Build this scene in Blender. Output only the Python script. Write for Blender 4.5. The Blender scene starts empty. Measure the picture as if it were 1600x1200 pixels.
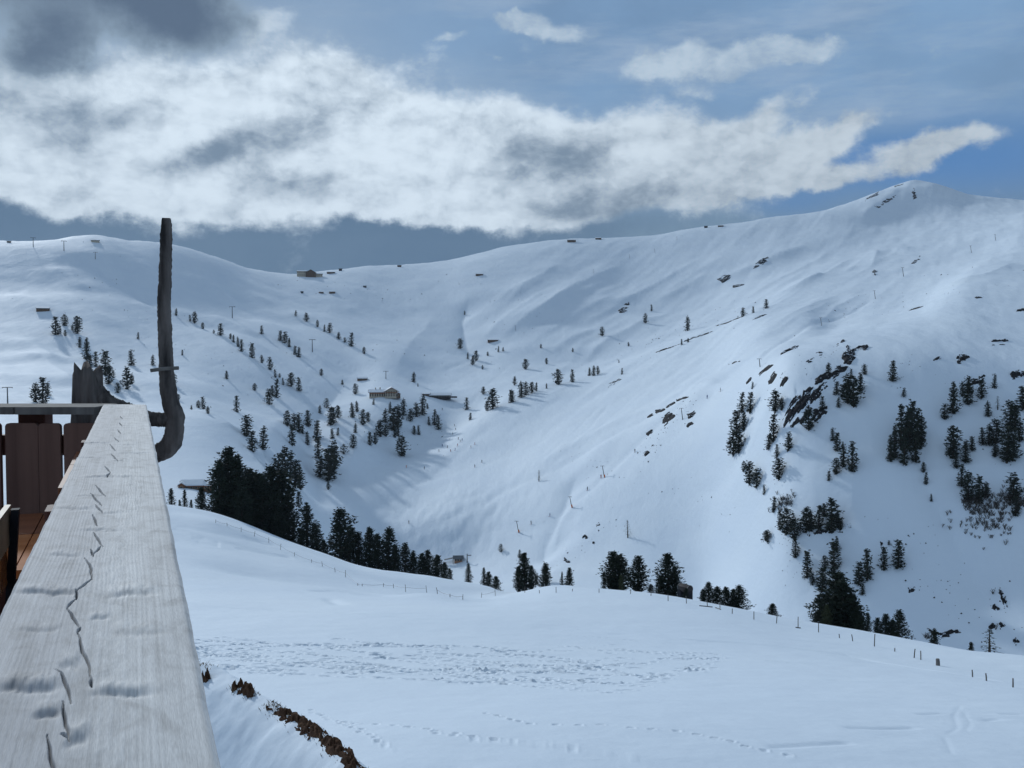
import bpy, bmesh, math, random
import numpy as np
from mathutils import Vector, Matrix
sc = bpy.context.scene
COL = sc.collection
PI = math.pi
R = math.radians

# ------------------------------------------------------------------ camera
F = 1570.0                       # focal length in photo pixels (1600 wide)
PITCH = math.atan(65 / F)
cam_d = bpy.data.cameras.new('camera'); cam = bpy.data.objects.new('camera', cam_d)
COL.objects.link(cam); sc.camera = cam
cam_d.sensor_width = 36.0; cam_d.lens = 36.0 * F / 1600
cam_d.clip_start = 0.05; cam_d.clip_end = 30000
cam.location = (0, 0, 0); cam.rotation_euler = (PI / 2 - PITCH, 0, 0)

# ------------------------------------------------------------------ sun
SUN_AZ, SUN_EL = R(-31), R(22)
sun_vec = Vector((math.sin(SUN_AZ) * math.cos(SUN_EL), math.cos(SUN_AZ) * math.cos(SUN_EL), math.sin(SUN_EL)))
sd = bpy.data.lights.new('sun', 'SUN'); sun = bpy.data.objects.new('sun', sd); COL.objects.link(sun)
sd.energy = 4.2; sd.angle = R(3); sd.color = (0.92, 0.97, 1.0)
sun.rotation_euler = (-sun_vec).to_track_quat('-Z', 'Y').to_euler()

# ------------------------------------------------------------------ view transform
vs = sc.view_settings
sc.display_settings.display_device = 'sRGB'
vs.view_transform = 'Standard'; vs.look = 'None'; vs.gamma = 1.0; vs.use_curve_mapping = False
vs.exposure = EXPOSURE = -0.97
sc.cycles.max_bounces = 6; sc.cycles.diffuse_bounces = 2; sc.cycles.glossy_bounces = 2
sc.cycles.transparent_max_bounces = 4; sc.cycles.volume_bounces = 0
sc.cycles.use_denoising = True

# ------------------------------------------------------------------ sky (world)
world = bpy.data.worlds.new('World'); sc.world = world; world.use_nodes = True
nt = world.node_tree; N = nt.nodes; L = nt.links
N.clear()
def sock(x, node, i):
    if hasattr(x, 'is_output'): L.new(x, node.inputs[i])
    else: node.inputs[i].default_value = x
def wm(op, a, b=None, c=None, clamp=False):
    n = N.new('ShaderNodeMath'); n.operation = op; n.use_clamp = clamp
    sock(a, n, 0)
    if b is not None: sock(b, n, 1)
    if c is not None: sock(c, n, 2)
    return n.outputs[0]
def smooth(x, lo, hi, a=0.0, b=1.0):
    n = N.new('ShaderNodeMapRange'); n.interpolation_type = 'SMOOTHSTEP'
    sock(x, n, 0)
    for i, v in ((1, lo), (2, hi), (3, a), (4, b)): n.inputs[i].default_value = v
    return n.outputs[0]
def wmix(f, a, b):
    n = N.new('ShaderNodeMix'); n.data_type = 'RGBA'
    for i, x in ((0, f), (6, a), (7, b)):
        if isinstance(x, tuple): x = (*x, 1.0)
        sock(x, n, i)
    return n.outputs[2]
def combine(x, y, z=0.0):
    n = N.new('ShaderNodeCombineXYZ'); sock(x, n, 0); sock(y, n, 1); sock(z, n, 2); return n.outputs[0]
def noise(vec, scale, detail=8.0, rough=0.58, lac=2.1, dist=0.0, out='Fac'):
    n = N.new('ShaderNodeTexNoise'); n.noise_dimensions = '3D'
    L.new(vec, n.inputs['Vector']); n.inputs['Scale'].default_value = scale
    n.inputs['Detail'].default_value = detail; n.inputs['Roughness'].default_value = rough
    n.inputs['Lacunarity'].default_value = lac; n.inputs['Distortion'].default_value = dist
    return n.outputs[out]
tc = N.new('ShaderNodeTexCoord')
sep = N.new('ShaderNodeSeparateXYZ'); L.new(tc.outputs['Generated'], sep.inputs[0])
U = wm('ARCTAN2', sep.outputs[0], sep.outputs[1])              # azimuth, 0 = view direction
V = wm('ARCSINE', sep.outputs[2])                              # elevation
UV = combine(U, V)
dirv = tc.outputs['Generated']
# turbulence that bends every cloud edge
wv = N.new('ShaderNodeVectorMath'); wv.operation = 'MULTIPLY_ADD'
L.new(noise(UV, 9.0, 6.0, 0.6, out='Color'), wv.inputs[0])
wv.inputs[1].default_value = (0.10, 0.06, 0.0); wv.inputs[2].default_value = (-0.05, -0.03, 0.0)
ad = N.new('ShaderNodeVectorMath'); L.new(UV, ad.inputs[0]); L.new(wv.outputs[0], ad.inputs[1])
WUV = ad.outputs[0]
def blob(px, py, rx, ry, rot=0.0, s=1.0, vec=None):
    """soft ellipse of cloud: centre and radii in pixels of the photo turned into angles"""
    m = N.new('ShaderNodeMapping'); m.vector_type = 'TEXTURE'
    L.new(vec or WUV, m.inputs[0])
    m.inputs[1].default_value = (math.atan((px - 800) / F), math.atan((535 - py) / F), 0)
    m.inputs[2].default_value = (0, 0, R(rot)); m.inputs[3].default_value = (rx / F, ry / F, 1)
    ln = N.new('ShaderNodeVectorMath'); ln.operation = 'LENGTH'; L.new(m.outputs[0], ln.inputs[0])
    return smooth(ln.outputs['Value'], 0.0, 1.0, s, 0.0)
def blobs(lst, vec=None):
    acc = None
    for b in lst:
        o = blob(*b, vec=vec); acc = o if acc is None else wm('ADD', acc, o)
    return acc
st = combine(U, wm('MULTIPLY', V, 1.5))
def shifted(du, dv):
    n = N.new('ShaderNodeVectorMath'); L.new(st, n.inputs[0]); n.inputs[1].default_value = (du, dv, 0); return n.outputs[0]
f1 = noise(st, 9.0, 12.0, 0.63, dist=0.15)
f1s = noise(shifted(-0.014, 0.022), 9.0, 12.0, 0.63, dist=0.15)
f2 = noise(shifted(3.1, 1.7), 4.0, 6.0, 0.55)
def puffs(vec, scale):
    n = N.new('ShaderNodeTexVoronoi'); n.voronoi_dimensions = '2D'; n.feature = 'SMOOTH_F1'
    n.inputs['Scale'].default_value = scale; n.inputs['Detail'].default_value = 4.0; n.inputs['Roughness'].default_value = 0.55; n.inputs['Lacunarity'].default_value = 2.2
    n.inputs['Smoothness'].default_value = 0.35; n.normalize = True; L.new(vec, n.inputs['Vector'])
    return wm('SUBTRACT', 1.0, n.outputs['Distance'])
wv2 = N.new('ShaderNodeVectorMath'); wv2.operation = 'MULTIPLY_ADD'
L.new(noise(st, 22.0, 5.0, 0.6, out='Color'), wv2.inputs[0]); wv2.inputs[1].default_value = (0.035, 0.03, 0.0); L.new(st, wv2.inputs[2])
wv3 = N.new('ShaderNodeVectorMath'); L.new(wv2.outputs[0], wv3.inputs[0]); wv3.inputs[1].default_value = (-0.009, 0.014, 0.0)
p1 = puffs(wv2.outputs[0], 8.5); p1s = puffs(wv3.outputs[0], 8.5)
f3 = wm('ADD', noise(shifted(5.3, 2.2), 26.0, 8.0, 0.62, dist=0.4), 0.0)
plit = wm('SUBTRACT', p1, p1s)
lit = wm('ADD', 0.5, wm('MULTIPLY', wm('SUBTRACT', f1, f1s), 2.2))

sky = N.new('ShaderNodeTexSky'); sky.sky_type = 'NISHITA'; sky.sun_disc = False
sky.sun_elevation = SUN_EL; sky.sun_rotation = SUN_AZ
sky.altitude = 2000; sky.air_density = 1.0; sky.dust_density = 0.4; sky.ozone_density = 2.5
SK = 0.085
skm = N.new('ShaderNodeVectorMath'); skm.operation = 'SCALE'; L.new(sky.outputs[0], skm.inputs[0]); skm.inputs[3].default_value = SK
base = skm.outputs[0]
# thin veil greying the blue, thicker upwards; faded overhead to lower ambient light
veil = wm('MULTIPLY', wm('MULTIPLY', smooth(V, 0.06, 0.24), smooth(V, 0.36, 0.7, 1.0, 0.25)), smooth(f2, 0.25, 0.7, 0.55, 0.9))
base = wmix(veil, base, (0.47, 0.80, 1.26))
stv = N.new('ShaderNodeMapping'); L.new(UV, stv.inputs[0]); stv.inputs[2].default_value = (0, 0, .16); stv.inputs[3].default_value = (1.0, 5.0, 1)
cirrus = wm('MULTIPLY', smooth(noise(stv.outputs[0], 5.0, 8.0, 0.62), .42, .72, 0, .5), smooth(V, .12, .24))
base = wmix(cirrus, base, (0.78, 1.0, 1.3))
base = wmix(wm('MULTIPLY', smooth(U, -0.25, 0.1, 0.6, 0.0), 1.0), base, (0.50, 0.70, 0.98))
# clear deep blue low at the right, and a luminous thin white layer over the left half
base = wmix(blobs([(1520, 275, 330, 95, 0, .95), (1330, 270, 160, 60, 0, .6), (1230, 325, 120, 40, 0, .6)], UV), base, (0.17, 0.45, 0.98))
glow = wm('MULTIPLY', blobs([(230, 190, 520, 210, 4, .9), (560, 200, 380, 130, 0, .6), (930, 250, 420, 110, 0, .45)]), smooth(f1, 0.25, 0.7, 0.45, 1.0), None, True)
base = wmix(glow, base, (0.92, 1.14, 1.36))
# distant dark bank low over the saddle
bank = wm('ADD', blobs([(430, 400, 640, 105, 0, 1.0), (300, 385, 420, 85, 0, .8), (820, 372, 420, 60, 3, .8), (60, 352, 300, 60, 0, .95)]),
          wm('MULTIPLY', wm('SUBTRACT', f1, 0.5), 0.7))
base = wmix(smooth(bank, 0.10, 0.70), base, wmix(smooth(f2, .3, .7), (0.19, 0.35, 0.57), (0.25, 0.42, 0.64)))
# the big white cumulus band and the small high clouds
white = blobs([(720, 318, 260, 62, 0, .8), (560, 300, 200, 60, 0, .5), (1120, 260, 220, 80, 10, .5), (90, 300, 330, 70, 3, 1.0), (330, 320, 330, 60, -3, 1.0), (390, 235, 380, 110, 8, .95), (260, 165, 330, 95, 5, .75),
               (520, 160, 240, 95, 10, .75), (700, 250, 330, 120, 0, .95), (760, 320, 300, 70, -4, .9), (950, 235, 330, 95, -3, .8),
               (1050, 300, 360, 70, 4, .85), (1180, 205, 130, 60, 25, .6), (1290, 235, 130, 40, 22, .75), (1470, 258, 150, 38, 12, .9), (1250, 300, 160, 26, 2, .6),
               (20, 240, 260, 130, 0, .55), (400, 40, 90, 90, 0, .3)])
white = wm('ADD', white, wm('MULTIPLY', wm('SUBTRACT', p1, 0.60), 0.6))
wd = wm('ADD', white, wm('MULTIPLY', wm('ADD', wm('SUBTRACT', f1, 0.5), wm('MULTIPLY', wm('SUBTRACT', f3, 0.5), .25)), 1.15))
small = blobs([(850, 46, 130, 32, -5, 1.0), (800, 38, 60, 26, 0, .7), (1130, 98, 240, 44, -3, 1.05), (1020, 115, 110, 34, 6, .7), (1090, 145, 60, 24, 0, .6), (1250, 108, 130, 26, -8, .7),
               (712, 66, 50, 16, 12, .55), (770, 108, 36, 12, 0, .5), (852, 113, 26, 9, 0, .45)])
sdn = wm('ADD', small, wm('MULTIPLY', wm('SUBTRACT', f1, 0.5), 0.95))
# broken cover outside the frame, kept moderate to hold the ambient light down
outside = wm('MULTIPLY', wm('MAXIMUM', smooth(V, 0.36, 0.6), smooth(wm('ABSOLUTE', U), 0.52, 0.75)), 1.0)
gen = wm('MULTIPLY', outside, wm('ADD', smooth(f2, 0.38, 0.62), wm('MULTIPLY', wm('SUBTRACT', f1, .5), .8)))
wcov = wm('MAXIMUM', smooth(wd, 0.16, 0.66), smooth(gen, 0.5, 1.0, 0, .8))
greyb = wm('ADD', blobs([(410, 240, 150, 60, 20, .8), (330, 270, 110, 40, 25, .6), (860, 245, 150, 60, 0, .75), (900, 330, 230, 40, 0, .5), (470, 300, 160, 30, 0, .5), (1000, 300, 220, 30, 0, .35), (60, 215, 200, 60, 0, .45)]),
           wm('MULTIPLY', wm('SUBTRACT', f2, 0.5), 0.9))
tone = wm('ADD', wm('MULTIPLY', wm('SUBTRACT', f1, f1s), 1.0), wm('MULTIPLY', wm('SUBTRACT', f3, .5), .22))
tone = wm('ADD', tone, wm('MULTIPLY', plit, 1.5))
tone = wm('SUBTRACT', wm('ADD', tone, 0.74), wm('MULTIPLY', greyb, 0.70))
wcol = wmix(smooth(tone, 0.0, 1.0), (0.38, 0.54, 0.74), (1.50, 1.74, 1.96))
wfade = smooth(U, -0.1, 0.45, 1.0, 0.72)
wsc = N.new('ShaderNodeVectorMath'); wsc.operation = 'SCALE'; L.new(wcol, wsc.inputs[0]); L.new(wfade, wsc.inputs[3])
col = wmix(wcov, base, wsc.outputs[0])
col = wmix(smooth(sdn, 0.30, 0.85, 0, .9), col, wmix(smooth(lit, 0.2, 0.8), (0.66, 0.88, 1.15), (1.05, 1.28, 1.5)))
# low dark cloud at the upper left
dark = wm('ADD', blobs([(120, 30, 360, 120, -2, 1.1), (290, 45, 170, 95, -6, .8), (95, 125, 70, 80, 0, .75), (20, 150, 110, 60, 0, .5)]),
          wm('MULTIPLY', wm('SUBTRACT', f1, 0.5), 0.95))
dcol = wmix(smooth(dark, 0.5, 1.3), (0.50, 0.68, 0.88), (0.20, 0.30, 0.46))
col = wmix(smooth(dark, 0.22, 0.85), col, dcol)
bg = N.new('ShaderNodeBackground'); L.new(col, bg.inputs[0]); bg.inputs[1].default_value = 1.0
wo = N.new('ShaderNodeOutputWorld'); L.new(bg.outputs[0], wo.inputs[0])
world.cycles.sampling_method = 'MANUAL'; world.cycles.sample_map_resolution = 512

# ------------------------------------------------------------------ naming helpers
def tag(o, label=None, cat=None, group=None, kind=None):
    if label: o['label'] = label
    if cat: o['category'] = cat
    if group: o['group'] = group
    if kind: o['kind'] = kind
    return o
def link_mesh(name, me, mat=None, parent=None, loc=None):
    o = bpy.data.objects.new(name, me); COL.objects.link(o)
    if mat is not None and not me.materials: me.materials.append(mat)
    if parent is not None: o.parent = parent
    if loc is not None: o.location = loc
    return o
def empty(name, loc, rz=0.0):
    o = bpy.data.objects.new(name, None); COL.objects.link(o)
    o.location = loc; o.rotation_euler = (0, 0, rz); o.empty_display_size = 0.3
    return o
def copy_tree(o, parent=None):
    c = o.copy(); COL.objects.link(c)
    if parent is not None: c.parent = parent; c.matrix_parent_inverse = o.matrix_parent_inverse
    for ch in list(o.children): copy_tree(ch, c)
    return c
ORD = ['first', 'second', 'third', 'fourth', 'fifth', 'sixth', 'seventh', 'eighth', 'ninth', 'tenth', 'eleventh', 'twelfth',
       'thirteenth', 'fourteenth', 'fifteenth', 'sixteenth', 'seventeenth', 'eighteenth', 'nineteenth', 'twentieth']
def ordinal(i, n):
    if n == 1: return 'lone'
    if i == 0: return 'leftmost'
    if i == n - 1: return 'rightmost'
    return ORD[i] + ' from left'

# ------------------------------------------------------------------ materials
def mat_new(name, rough=0.7, spec=0.3):
    m = bpy.data.materials.new(name); m.use_nodes = True
    b = m.node_tree.nodes['Principled BSDF']
    b.inputs['Roughness'].default_value = rough
    b.inputs['Specular IOR Level'].default_value = spec
    return m, m.node_tree, b
def noisy(name, c1, c2, scale=6.0, rough=0.8, spec=0.2, bump=0.3, stretch=(1, 1, 1), bdist=0.01, coord='Object', detail=6.0):
    m, t, b = mat_new(name, rough, spec)
    tcx = t.nodes.new('ShaderNodeTexCoord'); mp = t.nodes.new('ShaderNodeMapping')
    mp.inputs[3].default_value = stretch
    t.links.new(tcx.outputs[coord], mp.inputs[0])
    n = t.nodes.new('ShaderNodeTexNoise'); n.inputs['Scale'].default_value = scale; n.inputs['Detail'].default_value = detail
    t.links.new(mp.outputs[0], n.inputs['Vector'])
    r = t.nodes.new('ShaderNodeValToRGB'); r.color_ramp.elements[0].position = 0.3; r.color_ramp.elements[1].position = 0.7
    r.color_ramp.elements[0].color = (*c1, 1); r.color_ramp.elements[1].color = (*c2, 1)
    t.links.new(n.outputs['Fac'], r.inputs[0]); t.links.new(r.outputs[0], b.inputs['Base Color'])
    if bump:
        bp = t.nodes.new('ShaderNodeBump'); bp.inputs['Strength'].default_value = bump; bp.inputs['Distance'].default_value = bdist
        t.links.new(n.outputs['Fac'], bp.inputs['Height']); t.links.new(bp.outputs[0], b.inputs['Normal'])
    return m
def snow_material():
    m, t, b = mat_new('snow', 0.75, 0.15)
    g = t.nodes.new('ShaderNodeNewGeometry')
    ns = []
    for sc_, det in ((0.035, 4.0), (0.45, 5.0), (4.0, 4.0)):
        n = t.nodes.new('ShaderNodeTexNoise'); n.inputs['Scale'].default_value = sc_; n.inputs['Detail'].default_value = det
        t.links.new(g.outputs['Position'], n.inputs['Vector']); ns.append(n)
    r = t.nodes.new('ShaderNodeValToRGB')
    r.color_ramp.elements[0].position = 0.3; r.color_ramp.elements[1].position = 0.7
    r.color_ramp.elements[0].color = (0.71, 0.80, 0.89, 1); r.color_ramp.elements[1].color = (0.75, 0.835, 0.91, 1)
    t.links.new(ns[0].outputs['Fac'], r.inputs[0]); t.links.new(r.outputs[0], b.inputs['Base Color'])
    b1 = t.nodes.new('ShaderNodeBump'); b1.inputs['Strength'].default_value = 0.35; b1.inputs['Distance'].default_value = 0.35
    t.links.new(ns[1].outputs['Fac'], b1.inputs['Height'])
    b2 = t.nodes.new('ShaderNodeBump'); b2.inputs['Strength'].default_value = 0.25; b2.inputs['Distance'].default_value = 0.03
    t.links.new(ns[2].outputs['Fac'], b2.inputs['Height']); t.links.new(b1.outputs[0], b2.inputs['Normal'])
    # wind-packed crust of the far slopes
    ln = t.nodes.new('ShaderNodeVectorMath'); ln.operation = 'LENGTH'; t.links.new(g.outputs['Position'], ln.inputs[0])
    mr = t.nodes.new('ShaderNodeMapRange'); mr.interpolation_type = 'SMOOTHSTEP'; t.links.new(ln.outputs['Value'], mr.inputs[0])
    for i, v in ((1, 280), (2, 520), (3, 0), (4, 1)): mr.inputs[i].default_value = v
    mp = t.nodes.new('ShaderNodeMapping'); mp.inputs[2].default_value = (0, 0, .45); mp.inputs[3].default_value = (1, .28, 1); t.links.new(g.outputs['Position'], mp.inputs[0])
    nf = t.nodes.new('ShaderNodeTexNoise'); nf.inputs['Scale'].default_value = .085; nf.inputs['Detail'].default_value = 8; nf.inputs['Roughness'].default_value = .62
    t.links.new(mp.outputs[0], nf.inputs['Vector'])
    mu = t.nodes.new('ShaderNodeMath'); mu.operation = 'MULTIPLY'; t.links.new(nf.outputs['Fac'], mu.inputs[0]); t.links.new(mr.outputs[0], mu.inputs[1])
    b3 = t.nodes.new('ShaderNodeBump'); b3.inputs['Strength'].default_value = .8; b3.inputs['Distance'].default_value = 1.0
    t.links.new(mu.outputs[0], b3.inputs['Height']); t.links.new(b2.outputs[0], b3.inputs['Normal'])
    t.links.new(b3.outputs[0], b.inputs['Normal'])
    return m
def rock_material():
    m = noisy('dark_rock', (.007, .008, .010), (.028, .027, .029), .5, .9, .15, .7, bdist=.4)
    t = m.node_tree; b = t.nodes['Principled BSDF']; g = t.nodes.new('ShaderNodeNewGeometry'); sp = t.nodes.new('ShaderNodeSeparateXYZ'); t.links.new(g.outputs['True Normal'], sp.inputs[0])
    n = t.nodes.new('ShaderNodeTexNoise'); n.inputs['Scale'].default_value = .42; n.inputs['Detail'].default_value = 5; t.links.new(g.outputs['Position'], n.inputs['Vector'])
    a = t.nodes.new('ShaderNodeMath'); a.operation = 'MULTIPLY_ADD'; t.links.new(sp.outputs[2], a.inputs[0]); a.inputs[1].default_value = .75; t.links.new(n.outputs['Fac'], a.inputs[2])
    mr = t.nodes.new('ShaderNodeMapRange'); t.links.new(a.outputs[0], mr.inputs[0]); mr.inputs[1].default_value = 1.20; mr.inputs[2].default_value = 1.25
    src = b.inputs['Base Color'].links[0].from_socket; mx = t.nodes.new('ShaderNodeMix'); mx.data_type = 'RGBA'
    t.links.new(mr.outputs[0], mx.inputs[0]); t.links.new(src, mx.inputs[6]); mx.inputs[7].default_value = (.73, .81, .9, 1); t.links.new(mx.outputs[2], b.inputs['Base Color'])
    return m
M = {
    'snow': snow_material(),
    'roof_snow': noisy('roof_snow', (.76, .82, .88), (.82, .86, .9), 2.0, .7, .2, .2),
    'needle': noisy('pine_needles', (.010, .018, .014), (.030, .044, .027), 5.0, .75, .2, 0, coord='Object'),
    'needle_warm': noisy('pine_needles_olive', (.024, .032, .014), (.055, .066, .030), 5.0, .75, .2, 0),
    'bark': noisy('bark', (.035, .028, .024), (.09, .075, .06), 8, .9, .1, .5, (1, 1, .2)),
    'twig': noisy('bare_twigs', (.05, .045, .042), (.10, .09, .08), 8, .9, .1, 0),
    'rock': rock_material(),
    'sod': noisy('brown_sod', (.040, .022, .015), (.12, .068, .042), 9, .95, .05, .8, bdist=.05),
    'drygrass': noisy('dry_grass', (.12, .085, .05), (.22, .16, .09), 4, .9, .1, 0),
    'greywood': noisy('grey_wood', (.10, .095, .09), (.20, .19, .18), 12, .85, .15, .4, (1, 1, .12), .01),
    'deadwood': noisy('dead_wood', (.030, .028, .028), (.17, .15, .14), 16, .9, .1, .9, (1, 1, .14), .02),
    'darkboard': noisy('dark_stained_board', (.11, .058, .046), (.23, .130, .10), 9, .7, .25, .3, (1, 1, .06), .004),
    'redboard': noisy('red_stained_timber', (.060, .020, .014), (.11, .040, .028), 9, .7, .25, .3, (1, 1, .1), .004),
    'varnish': noisy('varnished_orange_wood', (.55, .19, .06), (.72, .31, .12), 7, .14, .7, .1, (1, .06, 1), .003),
    'varnish_brown_and_shade': noisy('varnished_brown_and_shaded_wood', (.17, .055, .022), (.27, .10, .045), 7, .6, .25, .1, (1, .06, 1), .003),  # brown of the backrests, and the far seat's shade put into colour
    'paleboard': noisy('pale_board', (.30, .22, .14), (.46, .36, .25), 8, .6, .3, .2, (1, .08, 1), .003),
    'hutwood': noisy('hut_timber', (.085, .052, .036), (.17, .11, .075), 2.0, .85, .1, .2, (1, 1, 4)),
    'warmwood': noisy('warm_timber', (.22, .10, .055), (.34, .17, .09), 2.0, .85, .1, .2, (1, 1, 4)),
    'plaster': noisy('cream_plaster', (.42, .36, .28), (.52, .46, .37), 1.2, .9, .1, 0),
    'roofbrown': noisy('brown_roof', (.16, .065, .038), (.25, .11, .065), 1.5, .8, .2, 0),
    'roofgrey': noisy('grey_roof', (.10, .11, .12), (.17, .18, .19), 1.5, .7, .2, 0),
    'concrete': noisy('concrete', (.20, .20, .20), (.32, .32, .31), 2, .9, .1, 0),
    'steel': noisy('galvanised_steel', (.08, .085, .09), (.15, .155, .16), 4, .5, .4, 0),
    'orange': noisy('orange_padding', (.55, .14, .05), (.65, .20, .08), 3, .8, .2, 0),
    'black': noisy('dark_cloth', (.012, .013, .017), (.03, .032, .04), 9, .8, .2, 0),
    'red': noisy('red_cloth', (.30, .035, .03), (.40, .06, .05), 9, .8, .2, 0),
    'blue': noisy('blue_cloth', (.03, .06, .18), (.05, .10, .26), 9, .8, .2, 0),
    'skin': noisy('skin', (.45, .28, .21), (.52, .34, .26), 9, .6, .3, 0),
    'water_pipe': noisy('dark_tank', (.032, .026, .026), (.06, .05, .048), 3, .6, .3, .1),
}
gm, gt, gb = mat_new('window_glass', 0.08, 0.5); gb.inputs['Base Color'].default_value = (.02, .025, .03, 1); M['glass'] = gm
# ------------------------------------------------------------------ noise
_perm = np.random.RandomState(7).permutation(512).astype(np.int64)
_ga = np.random.RandomState(9).rand(512) * 2 * PI
_gx, _gy = np.cos(_ga), np.sin(_ga)
def perlin(x, y):
    xi = np.floor(x).astype(np.int64); yi = np.floor(y).astype(np.int64)
    xf = x - xi; yf = y - yi
    u = xf * xf * xf * (xf * (xf * 6 - 15) + 10); v = yf * yf * yf * (yf * (yf * 6 - 15) + 10)
    def gr(ix, iy, dx, dy):
        h = _perm[(_perm[ix & 511] + iy) & 511]
        return _gx[h] * dx + _gy[h] * dy
    a = gr(xi, yi, xf, yf); b = gr(xi + 1, yi, xf - 1, yf)
    c = gr(xi, yi + 1, xf, yf - 1); d = gr(xi + 1, yi + 1, xf - 1, yf - 1)
    return (a + (b - a) * u) + ((c + (d - c) * u) - (a + (b - a) * u)) * v
def fbm(x, y, oct=4, gain=0.5):
    s = 0; a = 1.0
    for o in range(oct):
        s = s + a * perlin(x + 17.3 * o, y - 9.1 * o); x = x * 2.03; y = y * 2.03; a *= gain
    return s
def sstep(x, a, b):
    t = np.clip((x - a) / (b - a), 0, 1); return t * t * (3 - 2 * t)
def pchip(xk, yk, x):
    xk = np.asarray(xk, float); yk = np.asarray(yk, float); x = np.clip(x, xk[0], xk[-1])
    h = np.diff(xk); dl = np.diff(yk) / h
    m = np.zeros(len(xk)); m[0] = dl[0]; m[-1] = dl[-1]
    if len(xk) > 2:
        w1 = 2 * h[1:] + h[:-1]; w2 = h[1:] + 2 * h[:-1]
        ok = dl[:-1] * dl[1:] > 0
        with np.errstate(divide='ignore', invalid='ignore'):
            mm = (w1 + w2) / (w1 / dl[:-1] + w2 / dl[1:])
        m[1:-1] = np.where(ok, mm, 0.0)
    i = np.clip(np.searchsorted(xk, x, side='right') - 1, 0, len(xk) - 2)
    t = (x - xk[i]) / h[i]
    return ((2 * t**3 - 3 * t**2 + 1) * yk[i] + (t**3 - 2 * t**2 + t) * h[i] * m[i]
            + (-2 * t**3 + 3 * t**2) * yk[i + 1] + (t**3 - t**2) * h[i] * m[i + 1])

# ------------------------------------------------------------------ terrain
cp, sp = math.cos(PITCH), math.sin(PITCH)
def pix(px, py):
    """pixel of the photo -> azimuth and tangent of the elevation of its line of sight"""
    x = px - 800.0; up = 600.0 - py
    y = F * cp + up * sp; z = -F * sp + up * cp
    return math.atan2(x, y), z / math.hypot(x, y)
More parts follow.
